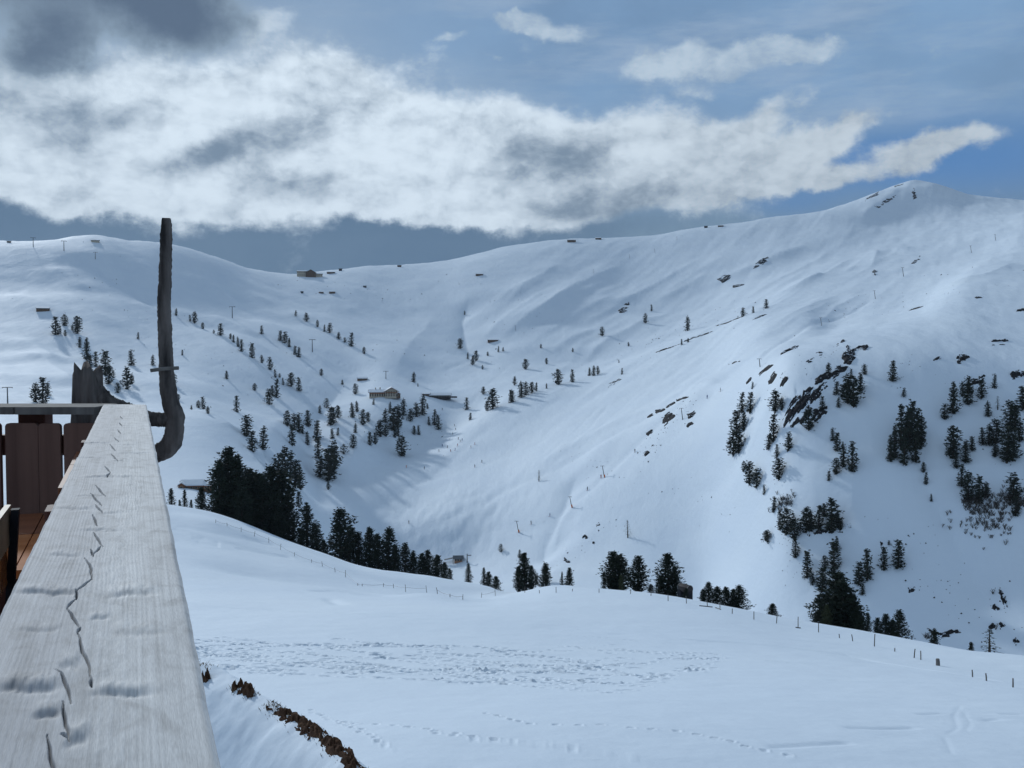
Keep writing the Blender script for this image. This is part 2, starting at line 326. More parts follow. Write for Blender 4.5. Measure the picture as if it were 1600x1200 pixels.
# every curve is a feature line of the land (px, py, distance) or, where hidden, (px, None, distance, height)
CURVES = [
 [(0, None, .8, -6.6), (1600, None, .8, -6.0)],
 [(-200, None, 8.5, -6.6), (300, None, 8.2, -6.2), (430, None, 7.0, -5.6), (560, None, 5.4, -5.2), (700, None, 4.2, -5.0), (900, None, 3.2, -5.0), (1600, None, 2.4, -5.2)],
 # top edge of the snow bank beside the terrace
 [(-200, None, 15.0, -4.9), (300, 1033, 14.0), (430, 1105, 11.5), (500, 1146, 10.2), (560, 1197, 9.0), (700, None, 7.0, -3.9), (900, None, 5.2, -4.2), (1600, None, 3.6, -4.6)],
 [(-200, None, 18.5, -8.3), (300, None, 17.0, -7.4), (560, None, 12.5, -6.6), (900, None, 9.5, -7.0), (1600, None, 8.5, -7.5)],
 [(0, 1200, 30), (1600, 1200, 30)],
 [(0, 1050, 52), (900, 1050, 52), (1250, 1062, 50), (1600, 1100, 46)],
 [(0, 950, 100), (420, 952, 96), (800, 958, 92), (1100, 978, 88), (1350, 1020, 80), (1600, 1062, 72)],
 [(0, 870, 165), (300, 880, 160), (430, 898, 160), (560, 917, 160), (680, 926, 160), (760, 934, 148), (800, 931, 138), (870, 925, 130), (1000, 931, 122), (1100, 946, 112), (1260, 978, 104), (1440, 1011, 95), (1600, 1037, 86)],
 # crest of the near slope
 [(0, 770, 235), (180, 778, 235), (265, 790, 235), (330, 801, 235), (430, 836, 235), (500, 862, 235), (560, 884, 235), (600, 892, 235), (640, 899, 232), (720, 908, 222), (760, 917, 205), (790, 924, 180), (830, 919, 162), (870, 915, 152), (940, 920, 146), (1010, 927, 141),
  (1080, 937, 137), (1180, 956, 132), (1260, 972, 127), (1360, 989, 122), (1440, 1004, 118), (1520, 1019, 114), (1600, 1026, 111)],
 [(0, None, 275, -43), (265, None, 275, -45), (400, None, 280, -58), (500, None, 285, -68), (640, None, 285, -72), (790, None, 250, -64), (870, None, 215, -55), (1080, None, 195, -53), (1300, None, 180, -55), (1600, None, 165, -58)],
 # valley floor
 [(0, 775, 310), (250, 772, 325), (300, 771, 330), (360, 777, 350), (420, 800, 405), (470, 803, 470), (520, 835, 520), (600, 905, 550), (714, 890, 545), (800, 893, 508), (870, 900, 472), (1000, 932, 418), (1100, 970, 395), (1150, 1010, 355), (1200, 1080, 322), (1300, 1140, 292), (1450, 1180, 278), (1600, 1180, 272)],
 # lower slope / lip of the steep face
 [(0, 690, 430), (250, 700, 440), (300, 705, 455), (400, 728, 520), (460, 745, 570), (500, 791, 560), (600, 826, 600), (740, 795, 600), (930, 752, 540), (1050, 690, 522), (1110, 648, 506), (1160, 608, 490), (1200, 575, 470), (1235, 551, 458), (1300, 549, 450), (1400, 546, 446), (1500, 556, 446), (1600, 568, 446)],
 # spur edges on the right
 [(0, 640, 560), (300, 655, 580), (400, 670, 640), (460, 690, 660), (500, 789, 570), (550, 788, 610), (600, 782, 645), (740, 725, 700), (930, 655, 690), (1100, 590, 665), (1200, 548, 570), (1250, 540, 525), (1290, 533, 515), (1350, 511, 590), (1440, 473, 760), (1500, 433, 860), (1600, 408, 960)],
 [(0, 615, 650), (300, 630, 680), (400, 650, 720), (460, 662, 740), (500, 788, 580), (550, 770, 635), (600, 750, 685), (660, 722, 735), (740, 659, 805), (800, 622, 855), (930, 587, 920), (1000, 560, 950), (1100, 522, 970), (1200, 490, 890), (1260, 505, 740), (1290, 523, 660), (1350, 500, 740), (1440, 466, 850), (1500, 431, 920), (1600, 402, 1010)],
 [(0, 600, 700), (300, 612, 740), (400, 635, 790), (470, 640, 800), (500, 768, 610), (550, 748, 670), (600, 733, 725), (660, 706, 775), (740, 650, 850), (800, 614, 900), (930, 578, 995), (1000, 551, 1045), (1100, 512, 1100), (1200, 474, 1140), (1280, 444, 1180), (1370, 426, 1220), (1440, 410, 1270), (1530, 388, 1330), (1600, 362, 1360)],
 [(0, 575, 800), (300, 590, 830), (400, 612, 850), (470, 622, 850), (520, 650, 800), (560, 632, 850), (600, 619, 870), (660, 622, 900), (700, 622, 930), (740, 610, 960), (800, 588, 1020), (900, 560, 1120), (1000, 522, 1220), (1100, 482, 1290), (1200, 446, 1330), (1300, 420, 1380), (1440, 390, 1450), (1600, 345, 1500)],
 [(0, 535, 900), (300, 555, 950), (470, 585, 960), (560, 596, 980), (600, 594, 960), (660, 600, 1000), (740, 575, 1090), (800, 545, 1160), (900, 515, 1250), (1000, 480, 1360), (1100, 452, 1430), (1200, 420, 1480), (1300, 398, 1530), (1440, 366, 1640), (1600, 335, 1700)],
 [(0, 470, 1100), (150, 462, 1130), (300, 490, 1170), (470, 515, 1230), (600, 520, 1260), (700, 530, 1230), (730, 530, 1220), (780, 505, 1290), (850, 478, 1380), (1000, 440, 1520), (1200, 388, 1620), (1300, 365, 1700), (1440, 346, 1860), (1600, 331, 1860)],
 # skyline
 [(-300, 385, 1450), (0, 378, 1450), (60, 377, 1450), (150, 369, 1480), (210, 379, 1500), (245, 381, 1520), (280, 387, 1540), (330, 401, 1580), (400, 423, 1660), (450, 430, 1700), (500, 426, 1750), (560, 420, 1800), (620, 416, 1850), (700, 409, 1900), (800, 387, 1950), (880, 377, 1950), (960, 373, 1950),
  (1020, 369, 1950), (1080, 360, 1970), (1140, 353, 1990), (1200, 345, 2010), (1290, 334, 2080), (1345, 316, 2160), (1380, 300, 2210), (1405, 290, 2240), (1428, 284, 2260), (1448, 287, 2260), (1475, 295, 2260), (1520, 309, 2260), (1560, 315, 2260), (1620, 320, 2260), (1900, 330, 2260)],
 [(0, None, 2100, 120), (450, None, 2300, 20), (1000, None, 2600, 180), (1428, None, 2700, 200), (1600, None, 2700, 220)],
 [(0, None, 6000, -350), (1600, None, 6000, -350)],
]
# grid: columns are directions, rows are distances
AZ_IN = R(28.6)
az_c = np.concatenate([np.linspace(-PI, -R(75), 40, endpoint=False), np.linspace(-R(75), -R(36), 40, endpoint=False), np.linspace(-R(36), -AZ_IN, 45, endpoint=False),
                       np.linspace(-AZ_IN, AZ_IN, 840), np.linspace(AZ_IN, R(36), 46)[1:], np.linspace(R(36), R(75), 41)[1:], np.linspace(R(75), PI, 41)[1:-1]])
d_r = np.concatenate([np.geomspace(.8, 8, 45, endpoint=False), np.geomspace(8, 19, 120, endpoint=False), np.geomspace(19, 27, 26, endpoint=False), np.linspace(27, 39, 110, endpoint=False), np.linspace(39, 74, 230, endpoint=False),
                      np.geomspace(74, 270, 150, endpoint=False), np.geomspace(270, 2320, 310, endpoint=False), np.geomspace(2320, 6000, 18)])
nC, nR = len(az_c), len(d_r)
kd = np.zeros((len(CURVES), nC)); kz = np.zeros((len(CURVES), nC))
for k, cv in enumerate(CURVES):
    A = []
    for q in cv:
        if q[1] is None: a = math.atan((q[0] - 800) / F); A.append((a, q[2], q[3] / q[2]))
        else: a, t = pix(q[0], q[1]); A.append((a, q[2], t))
    A = np.array(A)
    a = np.clip(az_c, A[0, 0], A[-1, 0])
    # behind the viewer the two edges of the frame run into one another
    dd = np.exp(pchip(A[:, 0], np.log(A[:, 1]), a)); tt = pchip(A[:, 0], A[:, 2], a)
    w = sstep(np.abs(az_c), R(60), PI) * 0.5
    dL, dR_ = A[0, 1], A[-1, 1]; tL, tR = A[0, 2], A[-1, 2]
    other_d = np.where(az_c < 0, dR_, dL); other_t = np.where(az_c < 0, tR, tL)
    kd[k] = dd * (1 - w) + other_d * w; kz[k] = (tt * (1 - w) + other_t * w) * kd[k]
for k in range(1, len(CURVES)): kd[k] = np.maximum(kd[k], kd[k - 1] * 1.004 + 0.3)
Z = np.zeros((nR, nC))
for c in range(nC): Z[:, c] = pchip(kd[:, c], kz[:, c], d_r)
Dg = np.repeat(d_r[:, None], nC, 1); Ag = np.repeat(az_c[None, :], nR, 0)
X = Dg * np.sin(Ag); Y = Dg * np.cos(Ag)
# soften the creases of the far land, keep the bank edge sharp
def blur_rows(z, n):
    for _ in range(n):
        q = z.copy(); q[1:-1] = (z[:-2] + 2 * z[1:-1] + z[2:]) / 4; z = q
    return z
def blur_cols(z, n):
    for _ in range(n):
        q = z.copy(); q[:, 1:-1] = (z[:, :-2] + 2 * z[:, 1:-1] + z[:, 2:]) / 4; z = q
    return z
wf = sstep(d_r, 250, 330)[:, None]
wb = (sstep(d_r, 300, 360) * (1 - sstep(d_r, 1250, 1600)))[:, None]
Z = Z * (1 - wf) + wf * blur_cols(blur_rows(Z, 3), 2)
Z = Z * (1 - wb) + wb * blur_rows(blur_cols(Z, 70), 8)

def lookup(x, y, z=None):
    z = Z if z is None else z
    a = np.arctan2(x, y); d = np.hypot(x, y)
    ci = np.clip(np.searchsorted(az_c, a) - 1, 0, nC - 2); ri = np.clip(np.searchsorted(d_r, d) - 1, 0, nR - 2)
    u = np.clip((a - az_c[ci]) / (az_c[ci + 1] - az_c[ci]), 0, 1); v = np.clip((d - d_r[ri]) / (d_r[ri + 1] - d_r[ri]), 0, 1)
    return (z[ri, ci] * (1 - u) + z[ri, ci + 1] * u) * (1 - v) + (z[ri + 1, ci] * (1 - u) + z[ri + 1, ci + 1] * u) * v
def hit(px, py, dmin=1.0, z=None):
    """first ground point seen along the line of sight of a pixel of the photo"""
    z = Z if z is None else z
    a, t = pix(px, py)
    ci = min(max(int(np.searchsorted(az_c, a)) - 1, 0), nC - 2); u = (a - az_c[ci]) / (az_c[ci + 1] - az_c[ci])
    zc = z[:, ci] * (1 - u) + z[:, ci + 1] * u
    tt = zc / d_r
    ok = np.nonzero((tt >= t) & (d_r > dmin))[0]
    if len(ok) == 0:
        j = int(np.argmax(np.where(d_r > max(dmin, 300), tt, -9))); d = d_r[j]
    else:
        j = int(ok[0])
        if j == 0 or d_r[j - 1] <= dmin: d = d_r[j]
        else:
            f = (t - tt[j - 1]) / max(tt[j] - tt[j - 1], 1e-9); d = d_r[j - 1] + f * (d_r[j] - d_r[j - 1])
    x, y = d * math.sin(a), d * math.cos(a)
    return Vector((x, y, float(lookup(np.array(x), np.array(y), z))))
def at_dist(px, d):
    a = math.atan((px - 800) / F); x, y = d * math.sin(a), d * math.cos(a)
    return Vector((x, y, float(lookup(np.array(x), np.array(y)))))

Zb = Z.copy()                                        # land before folds and relief
def fold(points, amp, wl, wr, dmin=1.0, taper=0.25, world=False, w_soft=True):
    """a spur (amp > 0) or gully (amp < 0) along a line; wl / wr: half widths left and right of it, metres"""
    global Z
    P = np.array([(p.x, p.y) for p in ([hit(*q, dmin=dmin, z=Zb) for q in points] if not world else points)])
    m = max(wl, wr) * 3
    lo = P.min(0) - m; hi = P.max(0) + m
    box = (X > lo[0]) & (X < hi[0]) & (Y > lo[1]) & (Y < hi[1])
    r0 = np.nonzero(box.any(1))[0]; c0 = np.nonzero(box.any(0))[0]
    if len(r0) == 0: return
    rs = slice(r0[0], r0[-1] + 1); cs = slice(c0[0], c0[-1] + 1)
    x, y = X[rs, cs], Y[rs, cs]
    best = np.full(x.shape, 1e9); sg = np.zeros(x.shape); along = np.zeros(x.shape)
    seg = np.hypot(*np.diff(P, axis=0).T); tot = seg.sum(); acc = 0
    for i in range(len(P) - 1):
        e = P[i + 1] - P[i]; l2 = e @ e
        t = np.clip(((x - P[i, 0]) * e[0] + (y - P[i, 1]) * e[1]) / l2, 0, 1)
        qx = x - P[i, 0] - t * e[0]; qy = y - P[i, 1] - t * e[1]
        dd = np.hypot(qx, qy); up = dd < best
        best = np.where(up, dd, best); sg = np.where(up, e[0] * qy - e[1] * qx, sg); along = np.where(up, (acc + t * seg[i]) / tot, along)
        acc += seg[i]
    w = np.where(sg > 0, wl, wr)
    tp = np.minimum(sstep(along, -1e-6, taper), 1 - sstep(along, 1 - taper, 1 + 1e-6)) if taper > 0 else 1.0
    Z[rs, cs] += amp * (np.exp(-(best / w) ** 2) if w_soft else .8 * np.exp(-(best / w) ** 1.0)) * tp

# relief: broad rolls, wind-drift streaks along the slopes, small ripples
far = sstep(Dg, 330, 700); mid = sstep(Dg, 60, 200); near = 1 - sstep(Dg, 180, 330)
inner = (np.abs(az_c) < R(80))[None, :]
Z += far * (2.6 * fbm(X / 170, Y / 170, 3) + 0.6 * fbm(X / 42 + 3, Y / 42, 3))
ca, sa = 0.42, 0.91                                   # right-hand slopes: streaks run away and to the right
sx = X * sa - Y * ca; sy = X * ca + Y * sa
rightm = far * sstep(X, -120, 150)
rid = lambda x, y, o: 1 - 2 * np.abs(fbm(x, y, o))
Z += rightm * (0.8 * rid(sx / 60 + 3, sy / 420, 2) + .25 * rid(sx / 22, sy / 160 + 8, 2))
Z += rightm * (1.6 * fbm(sx / 55, sy / 330, 3) + 0.45 * fbm(sx / 15 + 5, sy / 95, 3))
sx2 = X * .81 + Y * .58; sy2 = X * .58 - Y * .81       # left-hand slopes: streaks run down to the right
leftm = far * (1 - sstep(X, -220, 60))
Z += leftm * (0.9 * rid(sx2 / 60 + 6, sy2 / 400, 2) + .3 * rid(sx2 / 22, sy2 / 150, 2))
Z += leftm * (1.5 * fbm(sx2 / 55 + 9, sy2 / 300, 3) + 0.4 * fbm(sx2 / 16, sy2 / 90, 3))
face = sstep(Ag, R(11), R(15)) * sstep(Dg, 300, 330) * (1 - sstep(Dg, 520, 640))
Z += face * (0.7 * fbm(X / 18, Y / 70, 3) + 0.16 * fbm(X / 6, Y / 10, 3))
Z += near * mid * (0.9 * fbm(X / 38 + 2, Y / 38, 2)) + near * sstep(Dg, 20, 60) * (0.10 * fbm(X / 9, Y / 9 + 4, 3))
bankm = 1 - sstep(Dg, 15, 18)
Z += bankm * (0.10 * fbm(X / 1.3, Y / 1.3, 4) + 0.05 * np.abs(fbm(X / .5 + 3, Y / .5, 3)) - .02)
# moguls on the piste
mx = hit(715, 812, z=Zb)
mog = np.exp(-(((X - mx.x) / 62) ** 2 + ((Y - mx.y) / 60) ** 2) ** 2)
Z += mog * 0.75 * fbm(X / 6.5, Y / 9.5, 2)

# spurs with a shaded right flank, and gullies
for pts, amp, wl, wr in [
    ([(1428, 288), (1395, 308), (1362, 331), (1335, 352)], 9, 60, 90), ([(1428, 288), (1480, 300), (1540, 318)], 4, 60, 60),
    ([(1062, 486), (1010, 508), (950, 543), (905, 570)], 9, 26, 60),
    ([(985, 408), (900, 455), (835, 508), (800, 532)], 9, 26, 60),
    ([(935, 520), (895, 540), (850, 562)], 4, 14, 35), ([(880, 412), (820, 455), (795, 480)], 5, 20, 45),
    ([(1270, 382), (1180, 420), (1090, 452)], 6, 22, 60), ([(1300, 430), (1250, 452), (1205, 474)], 5, 18, 35),
    ([(1445, 393), (1400, 394), (1370, 398), (1362, 420)], 5, 14, 22), ([(1590, 412), (1540, 436), (1480, 452), (1425, 478), (1370, 494)], 3.5, 16, 30),
    ([(1140, 600), (1060, 652), (960, 700), (880, 740)], 4, 30, 40), ([(1180, 590), (1080, 620), (960, 672), (860, 720), (760, 765)], 4, 22, 34),
    ([(905, 735), (880, 790), (852, 850), (846, 890)], -4.5, 20, 9), ([(905, 770), (875, 815), (862, 860)], 1.6, 3, 10),
    ([(735, 470), (722, 500), (728, 530), (742, 570)], -9, 28, 22), ([(690, 480), (640, 540), (612, 590)], 4, 30, 40),
    ([(120, 395), (170, 425), (215, 455), (250, 485)], -7, 20, 32), ([(0, 455), (60, 478), (130, 520), (190, 570)], 5, 30, 40),
    ([(285, 500), (340, 530), (390, 572), (430, 615)], 5, 22, 34), ([(400, 500), (470, 545), (545, 590)], 4, 24, 34), ([(440, 480), (520, 520), (590, 575)], 4, 24, 34),
    ([(0, 545), (70, 570), (130, 610)], 5, 24, 36), ([(300, 640), (360, 670), (420, 700), (470, 745)], 4, 14, 18),
    ([(545, 590), (500, 640), (470, 700), (452, 760)], -7, 24, 24), ([(640, 640), (590, 668), (560, 700), (535, 745)], 4, 10, 16), ([(700, 640), (640, 668), (590, 692), (550, 725)], 4, 9, 16),
    ([(1240, 560), (1200, 640), (1160, 740), (1190, 830), (1260, 960)], 4, 16, 14), ([(1450, 640), (1440, 740), (1500, 850), (1560, 960)], -3, 12, 12), ([(1340, 690), (1330, 800), (1380, 930)], 2.5, 18, 18),
]: fold(pts, amp * 1.35, wl * 1.1, wr, dmin=285, w_soft=False)
rr_ = np.random.RandomState(31)                       # finer ribs of the upper right slopes
for k in range(26):
    x0, y0 = rr_.uniform(820, 1420), 0; y0 = np.interp(x0, [820, 1100, 1420], [455, 415, 395]) + rr_.uniform(-20, 75); ln_ = rr_.uniform(70, 190)
    fold([(x0, y0), (x0 - ln_ * .5, y0 + ln_ * .30), (x0 - ln_, y0 + ln_ * rr_.uniform(.52, .66))], rr_.uniform(1.5, 4), rr_.uniform(7, 14), rr_.uniform(16, 34), dmin=285, w_soft=False)
for k in range(16):                                   # and of the left hand slopes
    x0, y0 = rr_.uniform(20, 520), rr_.uniform(400, 540); ln_ = rr_.uniform(60, 150)
    fold([(x0, y0), (x0 + ln_ * .5, y0 + ln_ * .28), (x0 + ln_, y0 + ln_ * rr_.uniform(.5, .66))], rr_.uniform(1.5, 3.5), rr_.uniform(8, 14), rr_.uniform(16, 30), dmin=285, w_soft=False)
# soft drifts and ski tracks of the near slope
for pts, amp, wl, wr in [
    ([(300, 868), (380, 893), (470, 908), (560, 921), (640, 934)], -.8, 8, 4), ([(430, 905), (520, 917), (620, 928), (720, 941)], .6, 6, 3.5),
    ([(262, 800), (340, 822), (420, 848), (500, 880), (600, 910)], .7, 8, 5), ([(620, 905), (700, 918), (770, 935)], -.8, 8, 8), ([(560, 888), (660, 905), (740, 920)], .6, 5, 5)]:
    fold(pts, amp, wl, wr, dmin=30)
for pts, amp, w in [
    ([(270, 820), (330, 831), (400, 846), (470, 865)], -.30, .8), ([(262, 822), (320, 838), (380, 852), (430, 865)], -.25, .7), ([(300, 836), (345, 846)], -.3, .8), ([(305, 842), (345, 850)], -.3, .8),
    ([(365, 852), (400, 860), (460, 873)], -.5, 1.3), ([(485, 924), (520, 922), (550, 924)], -.25, .7), ([(510, 934), (535, 944)], -.25, .8),
    ([(300, 946), (420, 951), (560, 960), (700, 972)], -.14, .35), ([(1000, 993), (1090, 1001), (1200, 1009), (1320, 1023), (1460, 1048), (1600, 1072)], -.16, .3), ([(820, 978), (900, 986), (1000, 993)], -.08, .25),
    ([(1195, 1168), (1260, 1164), (1335, 1160)], -.06, .2), ([(1315, 1136), (1380, 1138), (1436, 1136)], -.06, .2), ([(1430, 1116), (1470, 1114), (1510, 1120), (1560, 1127)], -.05, .2),
    ([(1475, 1150), (1496, 1138), (1490, 1118), (1502, 1100)], -.016, .10), ([(1488, 1180), (1475, 1150)], -.016, .10), ([(1508, 1145), (1516, 1130), (1504, 1108)], -.014, .10), ([(1530, 1126), (1565, 1123)], -.05, .2), ([(1560, 1115), (1600, 1116)], -.04, .2)]:
    fold(pts, amp, w, w, dmin=22, taper=0.12)
# lift tracks and piste edges on the far slope
for pts, amp, w in [([(760, 872), (800, 840), (860, 806), (930, 757), (1000, 700), (1063, 652), (1130, 605), (1190, 566), (1282, 512), (1366, 467)], -.9, 3.0),
                    ([(640, 842), (720, 800), (800, 762), (880, 730), (960, 690), (1060, 640), (1180, 582)], -.8, 4), ([(555, 800), (640, 760), (720, 705), (770, 660)], -.5, 4),
                    ([(690, 580), (740, 560), (700, 545)], -.8, 4), ([(860, 893), (920, 898), (980, 905)], .8, 4), ([(395, 685), (440, 655), (490, 630), (560, 622)], .9, 5)]:
    fold(pts, amp, w, w, dmin=285, taper=0.1)
rt_ = np.random.RandomState(21)                       # old ski tracks on the open pistes
for k in range(46):
    if k < 26: x0, y0 = rt_.uniform(560, 1120), rt_.uniform(620, 860); dx, dy = rt_.uniform(90, 240), -rt_.uniform(40, 130)
    else: x0, y0 = rt_.uniform(280, 620), rt_.uniform(440, 600); dx, dy = rt_.uniform(40, 140), rt_.uniform(15, 70)
    wob = rt_.randn(4) * 5
    fold([(x0 + dx * f, y0 + dy * f + wob[i]) for i, f in enumerate((0, .33, .66, 1))], -rt_.uniform(.2, .5), 1.6, 1.6, dmin=285, taper=.2)

# footprints in the trampled strip and single trails (carved into the near field)
rs_ = np.random.RandomState(4)
def carve(x, y, ang, ln, wd, dep):
    a = math.atan2(x, y); d = math.hypot(x, y); m = ln * 1.6
    c0, c1 = np.searchsorted(az_c, [a - m / d, a + m / d]); r0, r1 = np.searchsorted(d_r, [d - m, d + m])
    if c1 <= c0 or r1 <= r0: return
    xs = X[r0:r1, c0:c1] - x; ys = Y[r0:r1, c0:c1] - y
    u = xs * math.cos(ang) + ys * math.sin(ang); v = -xs * math.sin(ang) + ys * math.cos(ang)
    q = (u / ln) ** 2 + (v / wd) ** 2
    Z[r0:r1, c0:c1] += -dep * np.exp(-q * q) + dep * 0.35 * np.exp(-((np.sqrt(q) - 1.35) / .3) ** 2)
Zs = Z.copy()
for i in range(62):                                   # people wandered to and fro: overlapping trails of prints
    px = rs_.uniform(285, 1060); f = rs_.beta(1.3, 1.3); vx = rs_.choice([-1, 1]); vy = rs_.randn() * .012
    heavy = rs_.rand() < .3; side = 1
    for k in range(rs_.randint(8, 34)):
        px += vx * rs_.uniform(9, 15); f += vy + rs_.randn() * .02
        if px < 285 or px > 1125 or f < 0 or f > 1: break
        top = np.interp(px, [290, 500, 800, 960, 1170], [994, 996, 1012, 1008, 1026]); bot = np.interp(px, [290, 500, 700, 900, 1010, 1060, 1130], [1046, 1060, 1066, 1080, 1090, 1060, 1042])
        p = hit(px, top + f * (bot - top), dmin=25, z=Zs); side = -side
        q = 1.35 if heavy else 1.0
        carve(p.x, p.y + side * .13, rs_.randn() * 0.4, .21 * q * (.8 + .5 * rs_.rand()), .14 * q * (.8 + .5 * rs_.rand()), (.085 + .07 * rs_.rand()) * (1.2 if heavy else .8))
for i in range(170):                                  # trodden places
    px = rs_.uniform(290, 1100); f = rs_.beta(1.5, 1.2)
    if fbm(np.array(px / 50.0), np.array(f * 3.0), 2) < .05: continue
    top = np.interp(px, [290, 500, 800, 960, 1170], [994, 996, 1012, 1008, 1026]); bot = np.interp(px, [290, 500, 700, 900, 1010, 1060, 1130], [1046, 1060, 1066, 1080, 1090, 1060, 1042])
    p = hit(px, top + f * (bot - top), dmin=25, z=Zs); carve(p.x, p.y, rs_.randn() * .5, .38 * (.7 + .7 * rs_.rand()), .22, .12)
for trail in [[(540, 1128), (640, 1136), (740, 1150), (860, 1166), (960, 1180), (1030, 1195)], [(760, 1115), (830, 1131), (940, 1134), (1060, 1142), (1170, 1165), (1260, 1190)],
              [(680, 1146), (780, 1156), (860, 1165)], [(880, 992), (940, 996), (1010, 1002)], [(1160, 1024), (1200, 1032), (1250, 1038)], [(480, 1110), (560, 1140), (620, 1175)]]:
    P = [hit(*q, dmin=22, z=Zs) for q in trail]
    for a, b in zip(P[:-1], P[1:]):
        n = max(2, int((b - a).length / .58))
        for i in range(n):
            q = a.lerp(b, i / n); carve(q.x + rs_.randn() * .06, q.y + rs_.randn() * .06, math.atan2(b.y - a.y, b.x - a.x) + .3, 0.125, 0.085, 0.075)

# build the sheet
nv = nR * nC + 1
co = np.zeros((nv, 3), np.float32)
co[:-1, 0] = X.ravel(); co[:-1, 1] = Y.ravel(); co[:-1, 2] = Z.ravel(); co[-1] = (0, 0, -6.6)
ii = np.arange(nR * nC).reshape(nR, nC)
nx = np.roll(ii, -1, axis=1)
quads = np.stack([ii[:-1], nx[:-1], nx[1:], ii[1:]], -1).reshape(-1, 4)[:, ::-1]
tris = np.stack([np.full(nC, nv - 1), nx[0], ii[0]], -1)[:, ::-1]
me = bpy.data.meshes.new('snow_ground')
me.vertices.add(nv); me.vertices.foreach_set('co', co.ravel())
nl = quads.size + tris.size
me.loops.add(nl); me.loops.foreach_set('vertex_index', np.concatenate([quads.ravel(), tris.ravel()]).astype(np.int32))
me.polygons.add(len(quads) + len(tris))
me.polygons.foreach_set('loop_start', np.concatenate([np.arange(len(quads)) * 4, quads.size + np.arange(len(tris)) * 3]).astype(np.int32))
me.polygons.foreach_set('use_smooth', np.ones(len(quads) + len(tris), bool))
me.update(calc_edges=True); me.validate()
ground = link_mesh('snow_ground', me, M['snow'])
tag(ground, 'snow covered mountainside falling to a valley and rising to a white ridge', kind='structure')
# ------------------------------------------------------------------ mesh helpers
def mesh_from(name, verts, faces, smooth=False):
    me = bpy.data.meshes.new(name); me.from_pydata([tuple(v) for v in verts], [], faces)
    if smooth: me.polygons.foreach_set('use_smooth', [True] * len(me.polygons))
    me.update(); return me
class MB:
    """collects boxes, tubes and sheets; build() links them as one mesh object"""
    def __init__(s): s.v = []; s.f = []
    def add(s, vs, fs):
        o = len(s.v); s.v += [tuple(v) for v in vs]; s.f += [tuple(i + o for i in f) for f in fs]; return s
    def box(s, c, size, rz=0.0, bevel=0.0):
        hx, hy, hz = size[0] / 2, size[1] / 2, size[2] / 2; b = min(bevel, hx * .9, hy * .9)
        if b <= 0: ring = [(-hx, -hy), (hx, -hy), (hx, hy), (-hx, hy)]
        else: ring = [(-hx + b, -hy), (hx - b, -hy), (hx, -hy + b), (hx, hy - b), (hx - b, hy), (-hx + b, hy), (-hx, hy - b), (-hx, -hy + b)]
        cz, sz = math.cos(rz), math.sin(rz); n = len(ring)
        vs = [(c[0] + x * cz - y * sz, c[1] + x * sz + y * cz, c[2] + z) for z in (-hz, hz) for x, y in ring]
        fs = [tuple(range(n))[::-1], tuple(range(n, 2 * n))] + [(i, (i + 1) % n, n + (i + 1) % n, n + i) for i in range(n)]
        return s.add(vs, fs)
    def tube(s, pts, rad, n=8, cap=True):
        pts = [Vector(p) for p in pts]; rad = rad if hasattr(rad, '__len__') else [rad] * len(pts)
        up = None; vs = []
        for i, p in enumerate(pts):
            t = (pts[min(i + 1, len(pts) - 1)] - pts[max(i - 1, 0)]).normalized()
            if up is None:
                a = Vector((0, 0, 1)) if abs(t.z) < .9 else Vector((1, 0, 0)); up = (a - t * a.dot(t)).normalized()
            up = (up - t * up.dot(t)).normalized(); sd_ = t.cross(up)
            for k in range(n):
                a = 2 * PI * k / n; vs.append(p + (up * math.cos(a) + sd_ * math.sin(a)) * rad[i])
        fs = [(i * n + k, i * n + (k + 1) % n, (i + 1) * n + (k + 1) % n, (i + 1) * n + k) for i in range(len(pts) - 1) for k in range(n)]
        if cap: fs += [tuple(range(n))[::-1], tuple(range((len(pts) - 1) * n, len(pts) * n))]
        return s.add(vs, fs)
    def prism(s, poly, y0, y1):
        """polygon in x,z swept along y"""
        n = len(poly); vs = [(x, y0, z) for x, z in poly] + [(x, y1, z) for x, z in poly]
        return s.add(vs, [tuple(range(n)), tuple(range(n, 2 * n))[::-1]] + [(i, n + i, n + (i + 1) % n, (i + 1) % n) for i in range(n)])
    def mesh(s, name, smooth=False): return mesh_from(name, s.v, s.f, smooth)
    def build(s, name, mat, parent=None, smooth=False): return link_mesh(name, s.mesh(name, smooth), mat, parent)

# ------------------------------------------------------------------ the terrace railing
RH = -0.36                                            # top of the hand rail below the eye
S_ = .352 / .936                                      # sideways run of the rail per metre of depth
RL0 = -2.377; RY1 = 5.83; RW = .253
def rail_x(y, v): return RL0 + S_ * (RY1 - y) + v * RW
def rail_pix(px, py):
    """photo pixel on the rail's top -> (depth y, fraction v across)"""
    a, t = pix(px, py); d = RH / t; x, y = d * math.sin(a), d * math.cos(a)
    return y, (x - rail_x(y, 0)) / RW
DENTS = [(72, 926, 45, .005), (205, 928, 38, .004), (155, 966, 14, .003), (45, 1076, 48, .006), (108, 1040, 13, .004), (190, 1084, 42, .005), (72, 1116, 20, .005), (118, 1162, 17, .005),
         (150, 828, 22, .003), (118, 795, 30, .003), (190, 745, 30, .003), (150, 745, 20, .003), (150, 692, 22, .004), (138, 715, 22, .003), (210, 708, 25, .003), (186, 720, 14, .002),
         (140, 775, 20, .002), (100, 868, 24, .003), (175, 802, 20, .002), (200, 695, 15, .002), (172, 672, 14, .002), (205, 665, 14, .002), (180, 655, 12, .002), (205, 648, 12, .002), (170, 645, 10, .002), (165, 830, 25, .002), (60, 985, 30, .002), (215, 990, 40, .002), (250, 1085, 26, .001)]
